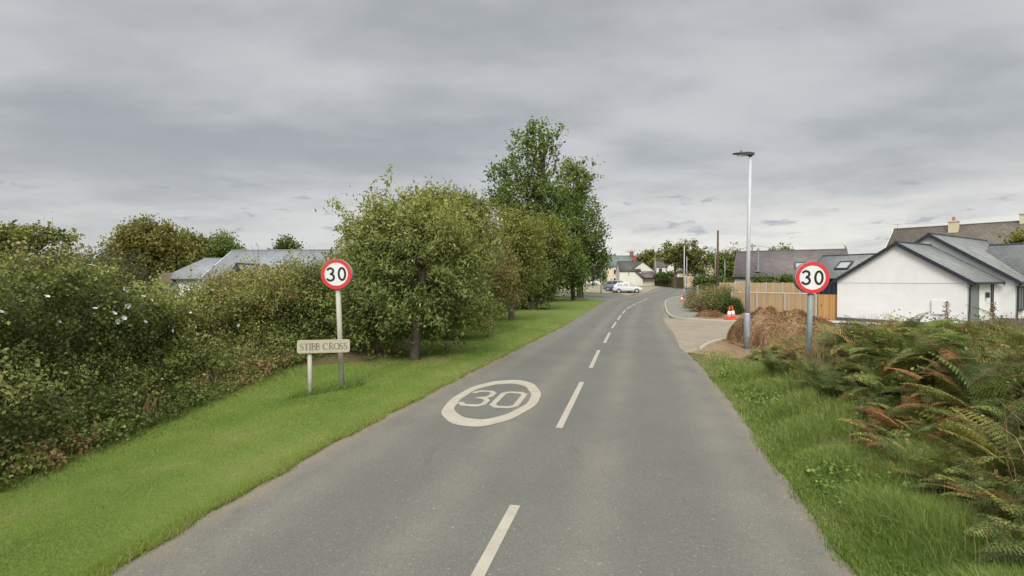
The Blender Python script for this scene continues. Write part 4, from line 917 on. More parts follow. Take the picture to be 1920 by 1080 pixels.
# ------------------------------------------------------------ hedges
def hedge(path, hfun, dens, per, l, w, cols, label, seed, thick=1.7, csig=.13, disp=.35, sprays=0, flowers=0, stalks=False, name='hedge', trim=None, kfun=None, group=None):
    r = np.random.default_rng(seed); pth = np.array(path, float); dl = np.r_[0, np.cumsum(np.hypot(*np.diff(pth, axis=0).T))]; L = dl[-1]
    base = np.array([pth[0, 0], pth[0, 1], H(*pth[0])]); t = thing(name, tuple(base), label, 'hedge', group)
    n = int(L*(2.6+thick)*dens)
    def surf(s, v, inn):
        x = np.interp(s, dl, pth[:, 0]); y = np.interp(s, dl, pth[:, 1]); e = .05
        tx = np.interp(s+e, dl, pth[:, 0])-np.interp(s-e, dl, pth[:, 0]); ty = np.interp(s+e, dl, pth[:, 1])-np.interp(s-e, dl, pth[:, 1]); q = np.hypot(tx, ty)+1e-9; nx_, ny_ = ty/q, -tx/q   # right of travel
        h = hfun(s); per_ = h+thick+h*.5; a = v*per_
        off = np.where(a < h, .30*np.clip(1-a/h/.7, 0, 1)**1.5-.25*np.sin(np.clip(a/h, 0, 1)*math.pi*.5)**2*1.0+.12*np.sin(a/h*math.pi), np.where(a < h+thick, -.25-(a-h), -.25-thick))
        z = np.where(a < h, a, np.where(a < h+thick, h-.10*((a-h)/thick)**2, h-(a-h-thick)))
        # outward direction
        on = np.where(a < h*.85, 1, np.where(a < h+.2, .6, np.where(a < h+thick, .1, -1))); oz = np.where(a < h*.85, .2, np.where(a < h+thick, 1, .1))
        P0 = np.c_[x, y, z]; nz = wav(np.c_[x, y, z*1.2], 2.0, seed)*.7+wav(np.c_[x, y, z], 5.0, seed+3)*.45
        dsp = disp*nz*np.clip(z/.5, .3, 1)-inn
        X_ = x+nx_*(off+on*dsp); Y_ = y+ny_*(off+on*dsp); Z_ = z+oz*dsp
        return np.c_[X_, Y_, np.maximum(Z_, .02)+hgt(X_, Y_)], np.c_[nx_*on, ny_*on, oz]
    s = r.uniform(0, L, n); v = r.random(n)**1.15; inn = np.where(r.random(n) < .42, r.uniform(.4, 1.1, n), r.random(n)**1.5*.45); C, dn = surf(s, v, inn)
    kc = .5+.42*wav(C*np.array([1, 1, 1.3]), 1.6, seed+8)+.2*r.normal(size=n)
    if kfun is not None: kc = kc+kfun(C)
    cs = csig*r.uniform(.6, 1.6, n)
    Pp = twigs_of(C, dn, per, cs*1.3, r, 4)
    kk = np.repeat(kc, per); dd = np.repeat(dn, per, 0)
    mb = MB()
    if sprays:
        q0, _ = surf(r.uniform(0, L, sprays), r.uniform(.36, .75, sprays), 0)
        for q in q0:
            Ls = r.uniform(.15, .6) if r.random() > .12 else r.uniform(.6, 1.0); dr_ = r.normal(size=3)*.35+np.array([.05, 0, 1]); dr_ /= np.linalg.norm(dr_)
            m_ = int(Ls*38)+6; tt = np.linspace(0, Ls, m_); pp = q+dr_*tt[:, None]+r.normal(size=(m_, 3))*.035; pp[:, 0] += tt**2*r.normal()*.15
            Pp = np.vstack([Pp, pp]); kk = np.r_[kk, np.full(m_, .3+.5*r.random())]; dd = np.vstack([dd, np.tile([0, 0, 1.], (m_, 1))])
            mb.tube([q-base-dr_*.2, q-base+dr_*Ls*.5, q-base+dr_*Ls], [.006, .004, .002], 4, False)
    V, Fq, Cc = leafquads(Pp-base, l, w, pal(cols, kk, r, .3), r, .2, .3, dd*.7)
    npmesh('foliage', V, Fq, mat=M['leaf'], parent=t, col=Cc)
    # bare stems and twigs showing through
    nt = int(L*14); q0, dn0 = surf(r.uniform(0, L, nt), r.uniform(.02, .5, nt), .15)
    for q, d_ in zip(q0, dn0):
        a = q-base-d_*r.uniform(.1, .5); a[2] -= r.uniform(.2, .7); bb = q-base+d_*r.uniform(0, .12)+r.normal(size=3)*.1; bb[2] += r.uniform(0, .3)
        mb.tube([a, (a+bb)/2+r.normal(size=3)*.05, bb], [.012, .008, .004], 4, False)
    mb.build('twigs', M['bark'], t)['kind'] = 'stuff'
    if flowers:
        q0, dn0 = flowers_at(surf, r, L, flowers)
        first = None
        for q, d_ in zip(q0, dn0):
            if first is None:
                m = MB(); k = 10; R0 = .042
                vs = [(0, 0, -.035)]+[(R0*.35*math.cos(2*math.pi*i/k), R0*.35*math.sin(2*math.pi*i/k), -.006) for i in range(k)]+[(R0*(1+.08*(-1)**i)*math.cos(2*math.pi*i/k), R0*(1+.08*(-1)**i)*math.sin(2*math.pi*i/k), .008) for i in range(k)]
                m.add(vs, [(0, 1+i, 1+(i+1) % k) for i in range(k)]+[(1+i, 1+k+i, 1+k+(i+1) % k, 1+(i+1) % k) for i in range(k)])
                o = m.build('flower', M['petal'], t); first = o
            else: o = first.copy(); link(o, t)
            dv = Vector(d_)+Vector(r.normal(size=3))*.35; o.rotation_euler = dv.to_track_quat('Z', 'Y').to_euler(); o.location = Vector(q-base)+dv.normalized()*.10; s_ = r.uniform(.65, 1.15); o.scale = (s_,)*3
    return t, surf, L
def flowers_at(surf, r, L, n):
    s = r.uniform(4.0, 13, n*3); v = np.clip(r.normal(.37, .075, n*3), .08, .50); C, D = surf(s, v, -.04)
    dens = wav(C, .8, 3); o = np.argsort(-dens)[:int(n*2.2)]; o = r.permutation(o)[:n]; return C[o], D[o]
HG = [(.09, .11, .036), (.15, .175, .052), (.21, .24, .068), (.25, .25, .085), (.25, .19, .09), (.26, .17, .10)]
def k1(C):   # reddish dry bramble on the top right, greener low left
    return .12*ss(9.5, 12, C[:, 1])*ss(1.2, 2.2, C[:, 2])+.04*ss(2.0, 2.5, C[:, 2])-.06-.12*ss(1.6, .4, C[:, 2])+.3*ss(.5, .15, C[:, 2])
hp = [(-6.3, 1.5), (-6.35, 4), (-6.35, 6.2), (-6.45, 8.0), (-6.3, 10.2), (-6.1, 12.5), (-5.95, 14.6), (-5.6, 16.5), (-5.1, 18.6)]
h1, surf1, L1 = hedge(hp, lambda s: 2.02+.09*np.sin(s*1.1)+.06*np.sin(s*2.7+1)+.16*ss(6.5, 4, s)-.13*ss(6, 7.8, s)+.38*ss(11.2, 13, s)+.3*ss(14, 17, s), 84, 40, .056, .040, HG, 'overgrown mixed hedge with white bindweed flowers behind the nameplate', 21, sprays=320, flowers=34, kfun=k1, csig=.13, disp=.45)
r = np.random.default_rng(5)
h2, _, _ = hedge([(-5.0, 18.5), (-4.1, 24), (-2.2, 32), (0.1, 42), (3.9, 58), (4.6, 66)], lambda s: 2.9+.3*np.sin(s*.7)+.0*s, 26, 30, .12, .08, DKG[:3]+[(.13, .14, .05)], 'dark leafy hedge behind the verge trees', 23, sprays=40, csig=.22, disp=.5)
print('veg1')
# ------------------------------------------------------------ distant trees, bushes
def dist_tree(px, Yd, blobs, ncl, per, ls, cols, label, tr=.25, seed=1, csig=.5, ztop=None, **kw):
    p = P(px, 530, Yd); b = (p[0], p[1], H(p[0], p[1])); bb = [PB(x, y, Yd, rx, ry) for x, y, rx, ry in blobs]
    zt = ztop or max(q[2] for q in bb)
    return tree(b, (b[0]+.1, b[1], zt), tr, bb, ncl, per, ls, cols, label, .7, csig, seed, .2, **kw)
dist_tree(45, 46, [(20, 445, 46, 16), (75, 443, 38, 14), (112, 452, 24, 18), (5, 478, 24, 16), (48, 500, 18, 24), (90, 488, 30, 14), (140, 515, 40, 18), (-40, 450, 50, 26)], 330, 24, .28, OAK, 'spreading oak with sky showing through, at the far left', .45, 31, .36, rough=.5, inner=.5, nlimb=70)
dist_tree(280, 44, [(280, 462, 58, 42), (270, 440, 34, 26), (310, 480, 44, 34), (235, 485, 36, 34), (330, 500, 30, 20)], 620, 28, .24, [(.08, .085, .03), (.13, .125, .038), (.19, .165, .045), (.17, .18, .055)], 'rounded tree turning yellow brown behind the hedge', .3, 32, .40)
dist_tree(348, 52, [(350, 462, 26, 22), (345, 490, 30, 24)], 220, 26, .26, OAK, 'small green tree right of the yellow brown tree', .25, 33, .42)
dist_tree(400, 58, [(395, 468, 42, 18), (420, 470, 26, 20), (375, 480, 36, 20)], 320, 30, .22, DKG, 'low dark rounded tree above the left slate roof', .3, 34, .40)
dist_tree(425, 64, [(425, 456, 12, 16), (432, 470, 18, 8)], 110, 22, .24, DKG, 'thin dark conifer top sticking out behind the dark tree', .2, 35, .35, rough=.6)
dist_tree(540, 75, [(540, 462, 16, 12), (538, 474, 20, 12)], 120, 22, .32, DKG, 'small lone treetop above the long slate roof', .3, 36, .45)
dist_tree(655, 42, [(655, 495, 16, 24), (665, 510, 20, 30)], 150, 28, .2, OAK, 'green tree rising behind the end of the flowering hedge', .2, 37, .35)
dist_tree(1912, 40, [(1918, 458, 15, 13), (1938, 455, 22, 18), (1925, 474, 18, 14)], 170, 28, .22, OAK, 'green tree cut by the right edge behind the bungalow', .3, 38, .35)
# the village oak and its neighbours
dist_tree(1265, 108, [(1262, 469, 20, 14), (1290, 474, 30, 15), (1306, 490, 18, 14), (1234, 476, 16, 6), (1278, 488, 22, 9), (1303, 506, 18, 7), (1252, 482, 12, 7), (1222, 480, 8, 4)], 330, 26, .42, OAK, 'big spreading oak in the village with a dark leaning trunk', .26, 41, .5, rough=.35, nlimb=40)
dist_tree(1218, 175, [(1220, 488, 22, 12), (1206, 492, 14, 9)], 120, 24, .7, BRN, 'reddish brown treetop behind the white house roof', .3, 42, 1.0)
dist_tree(1335, 150, [(1330, 492, 14, 12), (1345, 500, 18, 16)], 140, 24, .6, DKG, 'dark tree behind the peach gable', .3, 43, .9)
dist_tree(1372, 110, [(1372, 492, 24, 18), (1358, 512, 20, 20), (1380, 510, 20, 20)], 240, 26, .5, OAK, 'bright green tree between the brown pole and the purple roof', .3, 44, .8)
dist_tree(1470, 85, [(1470, 472, 12, 6), (1455, 476, 12, 5)], 60, 20, .4, OAK, 'treetop peeping over the purple roof ridge', .3, 45, .4)
dist_tree(1146, 170, [(1144, 486, 10, 7), (1130, 490, 14, 9)], 70, 20, .6, DKG, 'dark treetop left of the cream house', .3, 46, .8)
def bush(px, py, Yd, blobs, ncl, per, ls, cols, label, seed, name='bush', csig=.3, cat='bush', lw=.7, group=None, droop=0.1, rough=.35):
    r = np.random.default_rng(seed); p = P(px, py, Yd); b = np.array((p[0], p[1], H(p[0], p[1]))); t = thing(name, tuple(b), label, cat, group)
    C, d, k = sample_blobs([PB(x, y, Yd+dy, rx, ry) for x, y, dy, rx, ry in blobs], ncl, r, .35, rough, seed)
    C[:, 2] = np.maximum(C[:, 2], hgt(C[:, 0], C[:, 1])+.03)
    kc = .5+.4*wav(C, 1.5, seed)+.2*r.normal(size=ncl)
    Pp = np.repeat(C, per, 0)+r.normal(size=(ncl*per, 3))*csig*.7
    V, Fq, Cc = leafquads(Pp-b, ls, ls*lw, pal(cols, np.repeat(kc, per), r, .3), r, droop, .3, np.repeat(d, per, 0)*.6)
    npmesh('foliage', V, Fq, mat=M['leaf'], parent=t, col=Cc)
    mb = MB()
    for q in C[r.choice(ncl, min(14, ncl), replace=False)]: limb(mb, (0, 0, -.1), q-b, .05, .01, r, 4)
    mb.build('stems', M['bark'], t); return t
bush(1432, 528, 45.3, [(1430, 526, 0, 17, 8), (1436, 530, 0, 13, 7)], 90, 30, .12, DKG, 'low clipped shrub above the pale fence, left of two', 51, csig=.2)
bush(1478, 526, 44.0, [(1472, 525, 0, 15, 9), (1492, 526, 0, 15, 9)], 110, 30, .12, DKG, 'wider clipped shrub above the pale fence, partly behind the right sign', 52, csig=.2)
bush(1248, 518, 117, [(1240, 517, 0, 12, 5), (1256, 515, 2, 9, 5), (1244, 525, -1, 12, 3)], 110, 24, .34, DKG[:3], 'dark shrub spilling over the old brown fence', 53, csig=.4)
bush(1322, 525, 78, [(1312, 529, 0, 11, 8), (1332, 531, 0, 14, 8), (1352, 532, 0, 12, 9)], 280, 26, .24, DKG[:3], 'dark hedge mass behind the weedy bank', 54, csig=.5)
bush(545, 570, 16.5, [(540, 572, 0, 50, 26), (595, 575, .5, 40, 24), (480, 575, -1.5, 40, 20)], 330, 34, .10, DKG[:3], 'dark shrub filling in behind the hedge left of the signs', 58, csig=.3)
bush(150, 530, 24, [(100, 512, 0, 80, 30), (20, 508, 3, 60, 30), (200, 512, 6, 50, 30), (170, 490, 4, 30, 22), (235, 500, 3, 30, 24)], 400, 30, .13, [(.05, .065, .03), (.10, .10, .04), (.12, .10, .055), (.10, .13, .045)], 'tangled shrubs in the field behind the flowering hedge', 55, csig=.35)
# weedy bank on the right past the side road
WEED = [(.07, .10, .03), (.13, .16, .05), (.20, .19, .08), (.27, .20, .12), (.24, .15, .09)]
bush(1340, 570, 41, [(1345, 562, 0, 34, 24), (1325, 572, -2, 34, 24), (1365, 570, -3, 30, 22), (1385, 580, -4, 20, 18), (1300, 568, 3, 15, 22), (1312, 556, 5, 22, 20), (1350, 548, 3, 22, 12)], 900, 34, .16, WEED, 'weedy bank of grasses and dry brambles beside the far pavement', 56, 'overgrown_bank', .30, 'bank', .28, droop=-.8)
bush(1382, 578, 36.5, [(1384, 582, 0, 17, 18), (1372, 572, 0, 12, 12)], 260, 34, .10, DKG, 'dark green bramble clump behind the pair of cones', 57, 'bramble', .22)
# cut brush and straw heaps
def heap(c, rx, ry, hh, nf, label, seed, cols, ln=.28, name='straw_mound', rz=0, plateau=2.2):
    r = np.random.default_rng(seed); b = np.array((c[0], c[1], H(*c))); t = thing(name, tuple(b), label, 'mound')
    def zf(x, y):
        q = np.sqrt((x/rx)**2+(y/ry)**2)*(1+.10*np.sin(np.arctan2(y, x)*3+seed)); p3 = np.c_[x.ravel(), y.ravel(), 0*x.ravel()]
        nz = (wav(p3, 3.2, seed)*.10+wav(p3, 9, seed+1)*.05).reshape(x.shape)
        return hh*np.clip(1-q**plateau, 0, 1)**.75*(1+nz*1.6)-.04*(q > .97)
    g = np.linspace(-1.05, 1.05, 50); X_, Y_ = np.meshgrid(g*rx, g*ry, indexing='ij'); Z_ = zf(X_, Y_)
    i, j = np.meshgrid(np.arange(49), np.arange(49), indexing='ij'); q = (i*50+j).ravel()
    Zg = Z_+hgt(X_+b[0], Y_+b[1])-b[2]-.02
    npmesh('heap', np.dstack([X_, Y_, Zg]).reshape(-1, 3), np.c_[q, q+50, q+51, q+1], mat=M['soil'], parent=t, smooth=True)
    a = r.uniform(0, 6.283, nf); rr = np.sqrt(r.random(nf))*1.12; x = np.cos(a)*rr*rx; y = np.sin(a)*rr*ry
    e = .02; z = zf(x, y); gx_ = (zf(x+e, y)-z)/e; gy_ = (zf(x, y+e)-z)/e
    d = np.c_[-gx_, -gy_, np.zeros(nf)]+r.normal(size=(nf, 3))*.8; d[:, 2] = d[:, 0]*gx_+d[:, 1]*gy_+r.normal(size=nf)*.25; d /= np.linalg.norm(d, axis=1)[:, None]
    l = ln*r.uniform(.4, 1.5, (nf, 1)); p0 = np.c_[x, y, np.maximum(z, 0)+.01+r.random(nf)*.04+hgt(x+b[0], y+b[1])-b[2]]
    s = np.cross(d, r.normal(size=(nf, 3))); s /= np.linalg.norm(s, axis=1)[:, None]; wd = ln*.055
    V = np.stack([p0-d*l/2-s*wd/2, p0-d*l/2+s*wd/2, p0+d*l/2+s*wd*.3, p0+d*l/2-s*wd*.3], 1).reshape(-1, 3)
    kc = .5+.4*wav(p0, 4, seed)+.25*r.normal(size=nf)
    npmesh('straw', V, np.arange(4*nf).reshape(-1, 4), mat=M['straw'], parent=t, col=np.repeat(pal(cols, kc, r, .3), 4, 0))
STR = [(.10, .06, .036), (.22, .13, .072), (.31, .20, .11), (.40, .29, .17)]
heap((10.55, 19.6), 1.85, 2.6, 1.10, 30000, 'large heap of brown cut straw beside the nearest lamp', 61, STR, .26, plateau=4.0)
hb = gz(1335, 596, .05); heap((hb[0], hb[1]+.6), .95, .6, .42, 3500, 'small reddish brown brush pile left of the pair of cones', 62, [(.16, .09, .05), (.24, .13, .07), (.30, .19, .11)], .3)
r = np.random.default_rng(8)
# loose straw on the soil patch
n = 9000; x = r.uniform(6.9, 14, n); y = r.uniform(14.6, 23, n)
keep = (x-xr(y) > 1.4+.3*r.normal(size=n)) & (y < 22.5) & ~((y > 20.5) & (x < 9.3)); x, y = x[keep], y[keep]; n = len(x)
a = r.uniform(0, 6.28, n); l = r.uniform(.04, .16, n); dx, dy = np.cos(a)*l, np.sin(a)*l; z = hgt(x, y)+.05+r.random(n)*.03; wq = .008
V = np.stack([np.c_[x-dx-dy*.05, y-dy+dx*.05, z], np.c_[x-dx+dy*.05, y-dy-dx*.05, z], np.c_[x+dx, y+dy, z+r.random(n)*.03]], 1).reshape(-1, 3)
tag(npmesh('straw_litter', V, None, np.arange(3*n).reshape(-1, 3), mat=M['straw'], col=np.repeat(pal(STR, r.random(n), r), 3, 0)), kind='stuff')

# ------------------------------------------------------------ grass blades
def blades(name, x, y, z, h, w, cols, kk, r, lean=.4, seg2=True, ldir=None):
    n = len(x); a = r.uniform(0, 6.283, n); la = r.uniform(0, 6.283, n); ll = h*np.abs(r.normal(0, lean, n))
    lx, ly = np.cos(la)*ll, np.sin(la)*ll
    if ldir is not None: lx += ldir[0]*h; ly += ldir[1]*h
    wx, wy = np.cos(a)*w/2, np.sin(a)*w/2; c = pal(cols, kk, r, .28)
    if seg2:
        V = np.stack([np.c_[x-wx, y-wy, z-.01], np.c_[x+wx, y+wy, z-.01], np.c_[x+lx*.35+wx*.75, y+ly*.35+wy*.75, z+h*.6], np.c_[x+lx*.35-wx*.75, y+ly*.35-wy*.75, z+h*.6], np.c_[x+lx, y+ly, z+h*np.sqrt(np.clip(1-(lx**2+ly**2)/h**2*.35, .3, 1))]], 1).reshape(-1, 3)
        i = np.arange(n)*5; o = npmesh(name, V, np.c_[i, i+1, i+2, i+3], np.c_[i+3, i+2, i+4], mat=M['grassblade'], col=np.repeat(c, 5, 0))
    else:
        V = np.stack([np.c_[x-wx, y-wy, z-.01], np.c_[x+wx, y+wy, z-.01], np.c_[x+lx, y+ly, z+h]], 1).reshape(-1, 3)
        o = npmesh(name, V, None, np.arange(3*n).reshape(-1, 3), mat=M['grassblade'], col=np.repeat(c, 3, 0))
    return tag(o, kind='stuff')
LAWN = [(.095, .155, .028), (.145, .225, .036), (.195, .275, .05), (.27, .31, .09), (.36, .32, .16)]
LONG = [(.085, .13, .034), (.135, .20, .046), (.18, .26, .062), (.24, .30, .09), (.35, .32, .18)]
def patch(x, y, s=0): p = np.c_[x, y, 0*x]; return wav(p, .8, 70+s)*.5+wav(p, 3.1, 71+s)*.5
r = np.random.default_rng(9)
n = 420000; u = r.random(n); y = 2.6+(1/(1-u*.93)-1)*2.2; y = np.where(y > 62, r.uniform(3, 60, n), y); v = r.random(n)
hx = np.interp(y, [0, 6, 14.6, 18.5, 24, 32, 42, 58, 66], [-6.5, -6.5, -6.1, -5.2, -4.3, -2.4, -.1, 3.7, 4.6])
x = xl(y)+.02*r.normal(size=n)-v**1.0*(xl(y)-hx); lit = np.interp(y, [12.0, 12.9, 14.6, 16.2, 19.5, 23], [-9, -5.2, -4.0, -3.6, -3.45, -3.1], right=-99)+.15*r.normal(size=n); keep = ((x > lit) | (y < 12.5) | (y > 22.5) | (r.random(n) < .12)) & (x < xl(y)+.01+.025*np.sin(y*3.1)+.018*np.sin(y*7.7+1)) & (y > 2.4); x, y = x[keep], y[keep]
kk = .42+.34*patch(x, y)+.34*ss(.25, .7, patch(x*1.6, y*.8, 6))+.16*ss(.2, .9, np.sin((xl(y)-x)*4.2+.5))*ss(-.4, .5, patch(x*.5, y*.3, 9))+.10*np.sin((xl(y)-x)*5.2)+.12*r.normal(size=len(x))+.22*np.exp(-((xl(y)-x-1.1)/.35)**2)*ss(-.3, .6, patch(x, y, 5))
sc = np.clip(y/7, .8, 4)
z = hgt(x, y)+.03
blades('mown_grass', x, y, z, r.uniform(.018, .042, len(x))*np.minimum(sc, 1.5), .0065*sc, LAWN, kk, r, .7, False)
# longer fringe at the tarmac edge and hedge foot
n = 26000; y = 2.6+r.random(n)**1.6*30; x = xl(y)+.01+.025*np.sin(y*3.1)+.018*np.sin(y*7.7+1)-np.abs(r.normal(0, .05, n))+(r.random(n) < .1)*.05; sc = np.clip(y/7, .8, 3)
blades('verge_edge_grass', x, y, hgt(x, y)+.01, r.uniform(.03, .08, n), .007*sc, LAWN+[(.24, .2, .1)], .35+.35*r.normal(size=n)*.5+.2, r, .8, False)
n = 60000; y = 3+r.random(n)**1.3*22; hx = np.interp(y, [0, 6, 14.6, 18.5, 24, 32], [-6.3, -6.35, -5.95, -5.0, -4.1, -2.2]); x = hx+.02+np.abs(r.normal(0, .38, n))*ss(.1, .6, np.abs(wav(np.c_[x[:1].repeat(n), y, y], 1.5, 4))+.3)
blades('hedge_foot_grass', x, y, hgt(x, y)+.02, r.uniform(.08, .34, n)*np.exp(-np.abs(x-hx)*1.5), .010, [(.09, .12, .035), (.13, .17, .045), (.17, .21, .06), (.26, .20, .11)], .35+.3*patch(x, y, 3)+.15*r.normal(size=n), r, .6)
# dry dock and hogweed stalks at the hedge foot
r = np.random.default_rng(17); n = 260; y = np.concatenate([r.normal(10.0, .28, n//3), r.normal(8.2, .3, n//3), r.uniform(5, 13, n-2*(n//3))]); x = np.interp(y, [0, 6, 14.6], [-6.3, -6.35, -5.95])+r.uniform(0, .4, n)
blades('dry_stalks', x, y, hgt(x, y), r.uniform(.15, .6, n), .009, [(.22, .14, .08), (.28, .19, .11), (.34, .26, .16)], r.random(n), r, .28)
# nettles and bramble shoots spilling over the hedge foot
r = np.random.default_rng(18); n = 1500; y = 3+r.random(n)**1.2*15; hx = np.interp(y, [0, 6, 14.6, 18.5], [-6.3, -6.35, -5.95, -5.1]); x = hx+.05+r.random(n)**1.6*.55; ht = .5*np.exp(-(x-hx)*2.2)*(1+.5*wav(np.c_[y, y*0, y*0], 2.2, 4))
C = np.c_[x, y, hgt(x, y)+.04+r.random(n)*np.maximum(ht, .05)]; per = 26; Cc_ = twigs_of(C, np.tile([.5, -.1, .3], (n, 1)), per, np.full(n, .10), r)
V, Fq, Cc = leafquads(Cc_, .05, .032, pal([(.09, .12, .035), (.14, .18, .05), (.19, .22, .065), (.24, .19, .09), (.26, .16, .09)], np.repeat(.4+.35*wav(C, 1.5, 19)+.2*r.normal(size=n), per), r), r, .2, .4)
tag(npmesh('hedge_foot_weeds', V, Fq, mat=M['leaf'], col=Cc), kind='stuff')
# tuft around the sign posts
r = np.random.default_rng(10); n = 2500; x = r.uniform(bl[0]-.75, bl[0]+.35, n); y = np.interp(x, [bl[0]-.75, bl[0]+.35], [bl[1]-.9, bl[1]+.35])+r.normal(0, .13, n)
blades('post_foot_grass', x, y, hgt(x, y)+.02, r.uniform(.05, .16, n), .010, LONG, .2+.4*r.random(n), r, .6)
# right verge: long unmown grass
n = 230000; u = r.random(n); y = 2.3+(1/(1-u*.86)-1)*2.6; y = np.minimum(y, 2.3+r.random(n)*14.5+3*(y > 16)); e = r.random(n)*2.5; x = xr(y)+.0+e+.02*np.sin(y*2.3)+.015*np.sin(y*6.1+1)-.12*r.random(n)**6
keep = ~((y > 13.5) & (e > 1.3+.25*np.sin(y*3))) & (y < 17.6); x, y, e = x[keep], y[keep], e[keep]; n = len(x)
cl = wav(np.c_[x, y, 0*x], 5, 33); sc = np.clip(y/6, .8, 2.5)
hh = (.05+.15*ss(.05, .8, e)+.11*cl*ss(0.1, .6, e))*r.uniform(.6, 1.3, n)*(1-.45*ss(12, 16, y)); hh = np.maximum(hh, .03)
kk = .48+.18*patch(x, y, 7)+.14*cl+.14*r.normal(size=n)+.25*ss(12, 16, y)
blades('long_verge_grass', x, y, hgt(x, y)+.01, hh, .0075*sc, LONG, kk, r, .55, True, (-.12, -.05))
# straw coloured flower stems standing above it
n = 2600; y = 3+r.random(n)**1.4*11; e = .6+r.random(n)*2.6; x = xr(y)+e
blades('seed_stems', x, y, hgt(x, y), r.uniform(.25, .52, n), .004, [(.22, .19, .09), (.30, .25, .13), (.2, .24, .08)], r.random(n), r, .35)
# low leafy weeds scattered in the verge
n = 22000; y = 3+r.random(n)**1.5*13; e = .25+r.random(n)*2.6; x = xr(y)+e; kq = wav(np.c_[x, y, 0*x], 3, 91) > .15; x, y = x[kq], y[kq]; n = len(x)
C = np.c_[x, y, hgt(x, y)+r.uniform(.02, .16, n)]; V, Fq, Cc = leafquads(C, .06, .035, pal(LONG[:4], r.random(n)*.7, r), r, 0, 1.0)
tag(npmesh('verge_weeds', V, Fq, mat=M['leaf'], col=Cc), kind='stuff')
# rough field grass beyond the bank, dry and tan
n = 90000; x = r.uniform(9, 24, n); y = r.uniform(9.5, 27, n); keep = (x/y > .53) & ((y < 22.6) | (x > 17.5)) & (x-xr(y) > 4.2) & ~((x < 12.4) & (y > 16.5)) & (x-19.7 < (31-y)*.65-1.0+0*x); x, y = x[keep], y[keep]; n = len(x)
blades('field_grass', x, y, hgt(x, y)-.02, r.uniform(.15, .5, n)*ss(27, 20, y)*.8+.06, .018, [(.09, .12, .035), (.16, .16, .06), (.27, .22, .12), (.36, .29, .18)], .55+.35*patch(x, y, 8)+.15*r.normal(size=n), r, .5)

# ------------------------------------------------------------ bracken
def frond_template(detail=True):
    V = []; Fq = []; k = 0
    npin = 21 if detail else 18
    for i in range(npin):
        t = .16+.83*i/npin; Lp = .38*(1-t)**.9+.008; w0 = .040*(1-t*.5)*(.42 if detail else .55)
        for s in (-1, 1):
            sw = .30   # forward sweep
            if detail:
                m = max(3, int(9*(Lp/.33)+2))
                # midrib sliver plus pinnules on both sides
                for j in range(m):
                    q = (j+.5)/m; c = q*Lp; pl = w0*1.5*(1-q)**.7+.004; pw = Lp/m*.40
                    for s2 in (-1, 1):
                        a0 = (t+c*sw*.5, s*c); tip = (t+c*sw*.5+s2*pl, s*(c+pl*.35))
                        V += [(a0[0], a0[1]-pw*s, -.0), (a0[0], a0[1]+pw*s, 0), (tip[0], tip[1]+pw*.45*s, 0), (tip[0], tip[1]-pw*.45*s, 0)]; Fq.append((k, k+1, k+2, k+3)); k += 4
            else:
                V += [(t-w0*.6, 0, 0), (t+w0*.6, 0, 0), (t+Lp*sw*.5+.012, s*Lp*.75, 0), (t+Lp*sw*.5-.012-.01, s*Lp*.75, 0)]; Fq.append((k, k+1, k+2, k+3)); k += 4
                V += [(t+Lp*sw*.5-.018, s*Lp*.72, 0), (t+Lp*sw*.5+.012, s*Lp*.72, 0), (t+Lp*sw*.62, s*Lp, 0), (t+Lp*sw*.60, s*Lp, 0)]; Fq.append((k, k+1, k+2, k+3)); k += 4
    return np.array(V), np.array(Fq)
TD = frond_template(True); TS = frond_template(False)
def fronds(specs, base, r):
    """specs: rows (x,y,z,azimuth,length,elevation0,curve,colour rgb,detail)"""
    Vs = []; Fs = []; Cs = []; off = 0
    for (x, y, z, az, L, el, cu, c, det) in specs:
        T, Fq = TD if det else TS
        t, b_ = T[:, 0], T[:, 1]
        th = el-cu*t   # rachis bends over; integrate
        X_ = (np.sin(el)-np.sin(el-cu*t))/cu if abs(cu) > 1e-3 else t*math.cos(el)
        Z_ = (np.cos(el-cu*t)-np.cos(el))/cu if abs(cu) > 1e-3 else t*math.sin(el)
        roll = r.normal()*.25; tw = b_*math.sin(roll)-np.abs(b_)**1.5*.35
        ca, sa = math.cos(az), math.sin(az); jz = r.normal(size=len(T))*.003
        px_ = X_*L-np.sin(th)*tw*L*0; side = b_*L*math.cos(roll); up = Z_*L+tw*L+jz
        Vs.append(np.c_[x+ca*px_-sa*side, y+sa*px_+ca*side, z+up]-base); Fs.append(Fq+off); off += len(T)
        g = 1+.25*r.normal(); pid = np.round(t*18).astype(int)+30*(b_ > 0); pv_ = (1+.22*r.normal(size=64))[pid]; bz = (r.random(64) < .10)[pid]; cc = np.tile(np.array(c)*np.clip(g, .6, 1.5), (len(T), 1))*pv_[:, None]; cc = np.where(bz[:, None], cc*.4+np.array([.16, .10, .05])*.6, cc); tipb = (t > r.uniform(.6, 1.4))[:, None]*np.array([.06, .02, -.005]); Cs.append(np.clip(cc*(1+.12*r.normal(size=(len(T), 1)))+tipb*.8, .005, 1))
        # rachis
        tt = np.linspace(0, .98, 9); xx = (np.sin(el)-np.sin(el-cu*tt))/cu; zz = (np.cos(el-cu*tt)-np.cos(el))/cu; wv = .006*(1-tt*.8)
        A = np.c_[x+ca*xx*L-sa*wv, y+sa*xx*L+ca*wv, z+zz*L+.004]-base; B = np.c_[x+ca*xx*L+sa*wv, y+sa*xx*L-ca*wv, z+zz*L+.004]-base
        Vs.append(np.stack([A, B], 1).reshape(-1, 3)); q = np.arange(8)*2; Fs.append(np.c_[q, q+1, q+3, q+2]+off); off += 18; Cs.append(np.tile((.13, .12, .05), (18, 1)))
    return np.vstack(Vs), np.vstack(Fs), np.vstack(Cs)
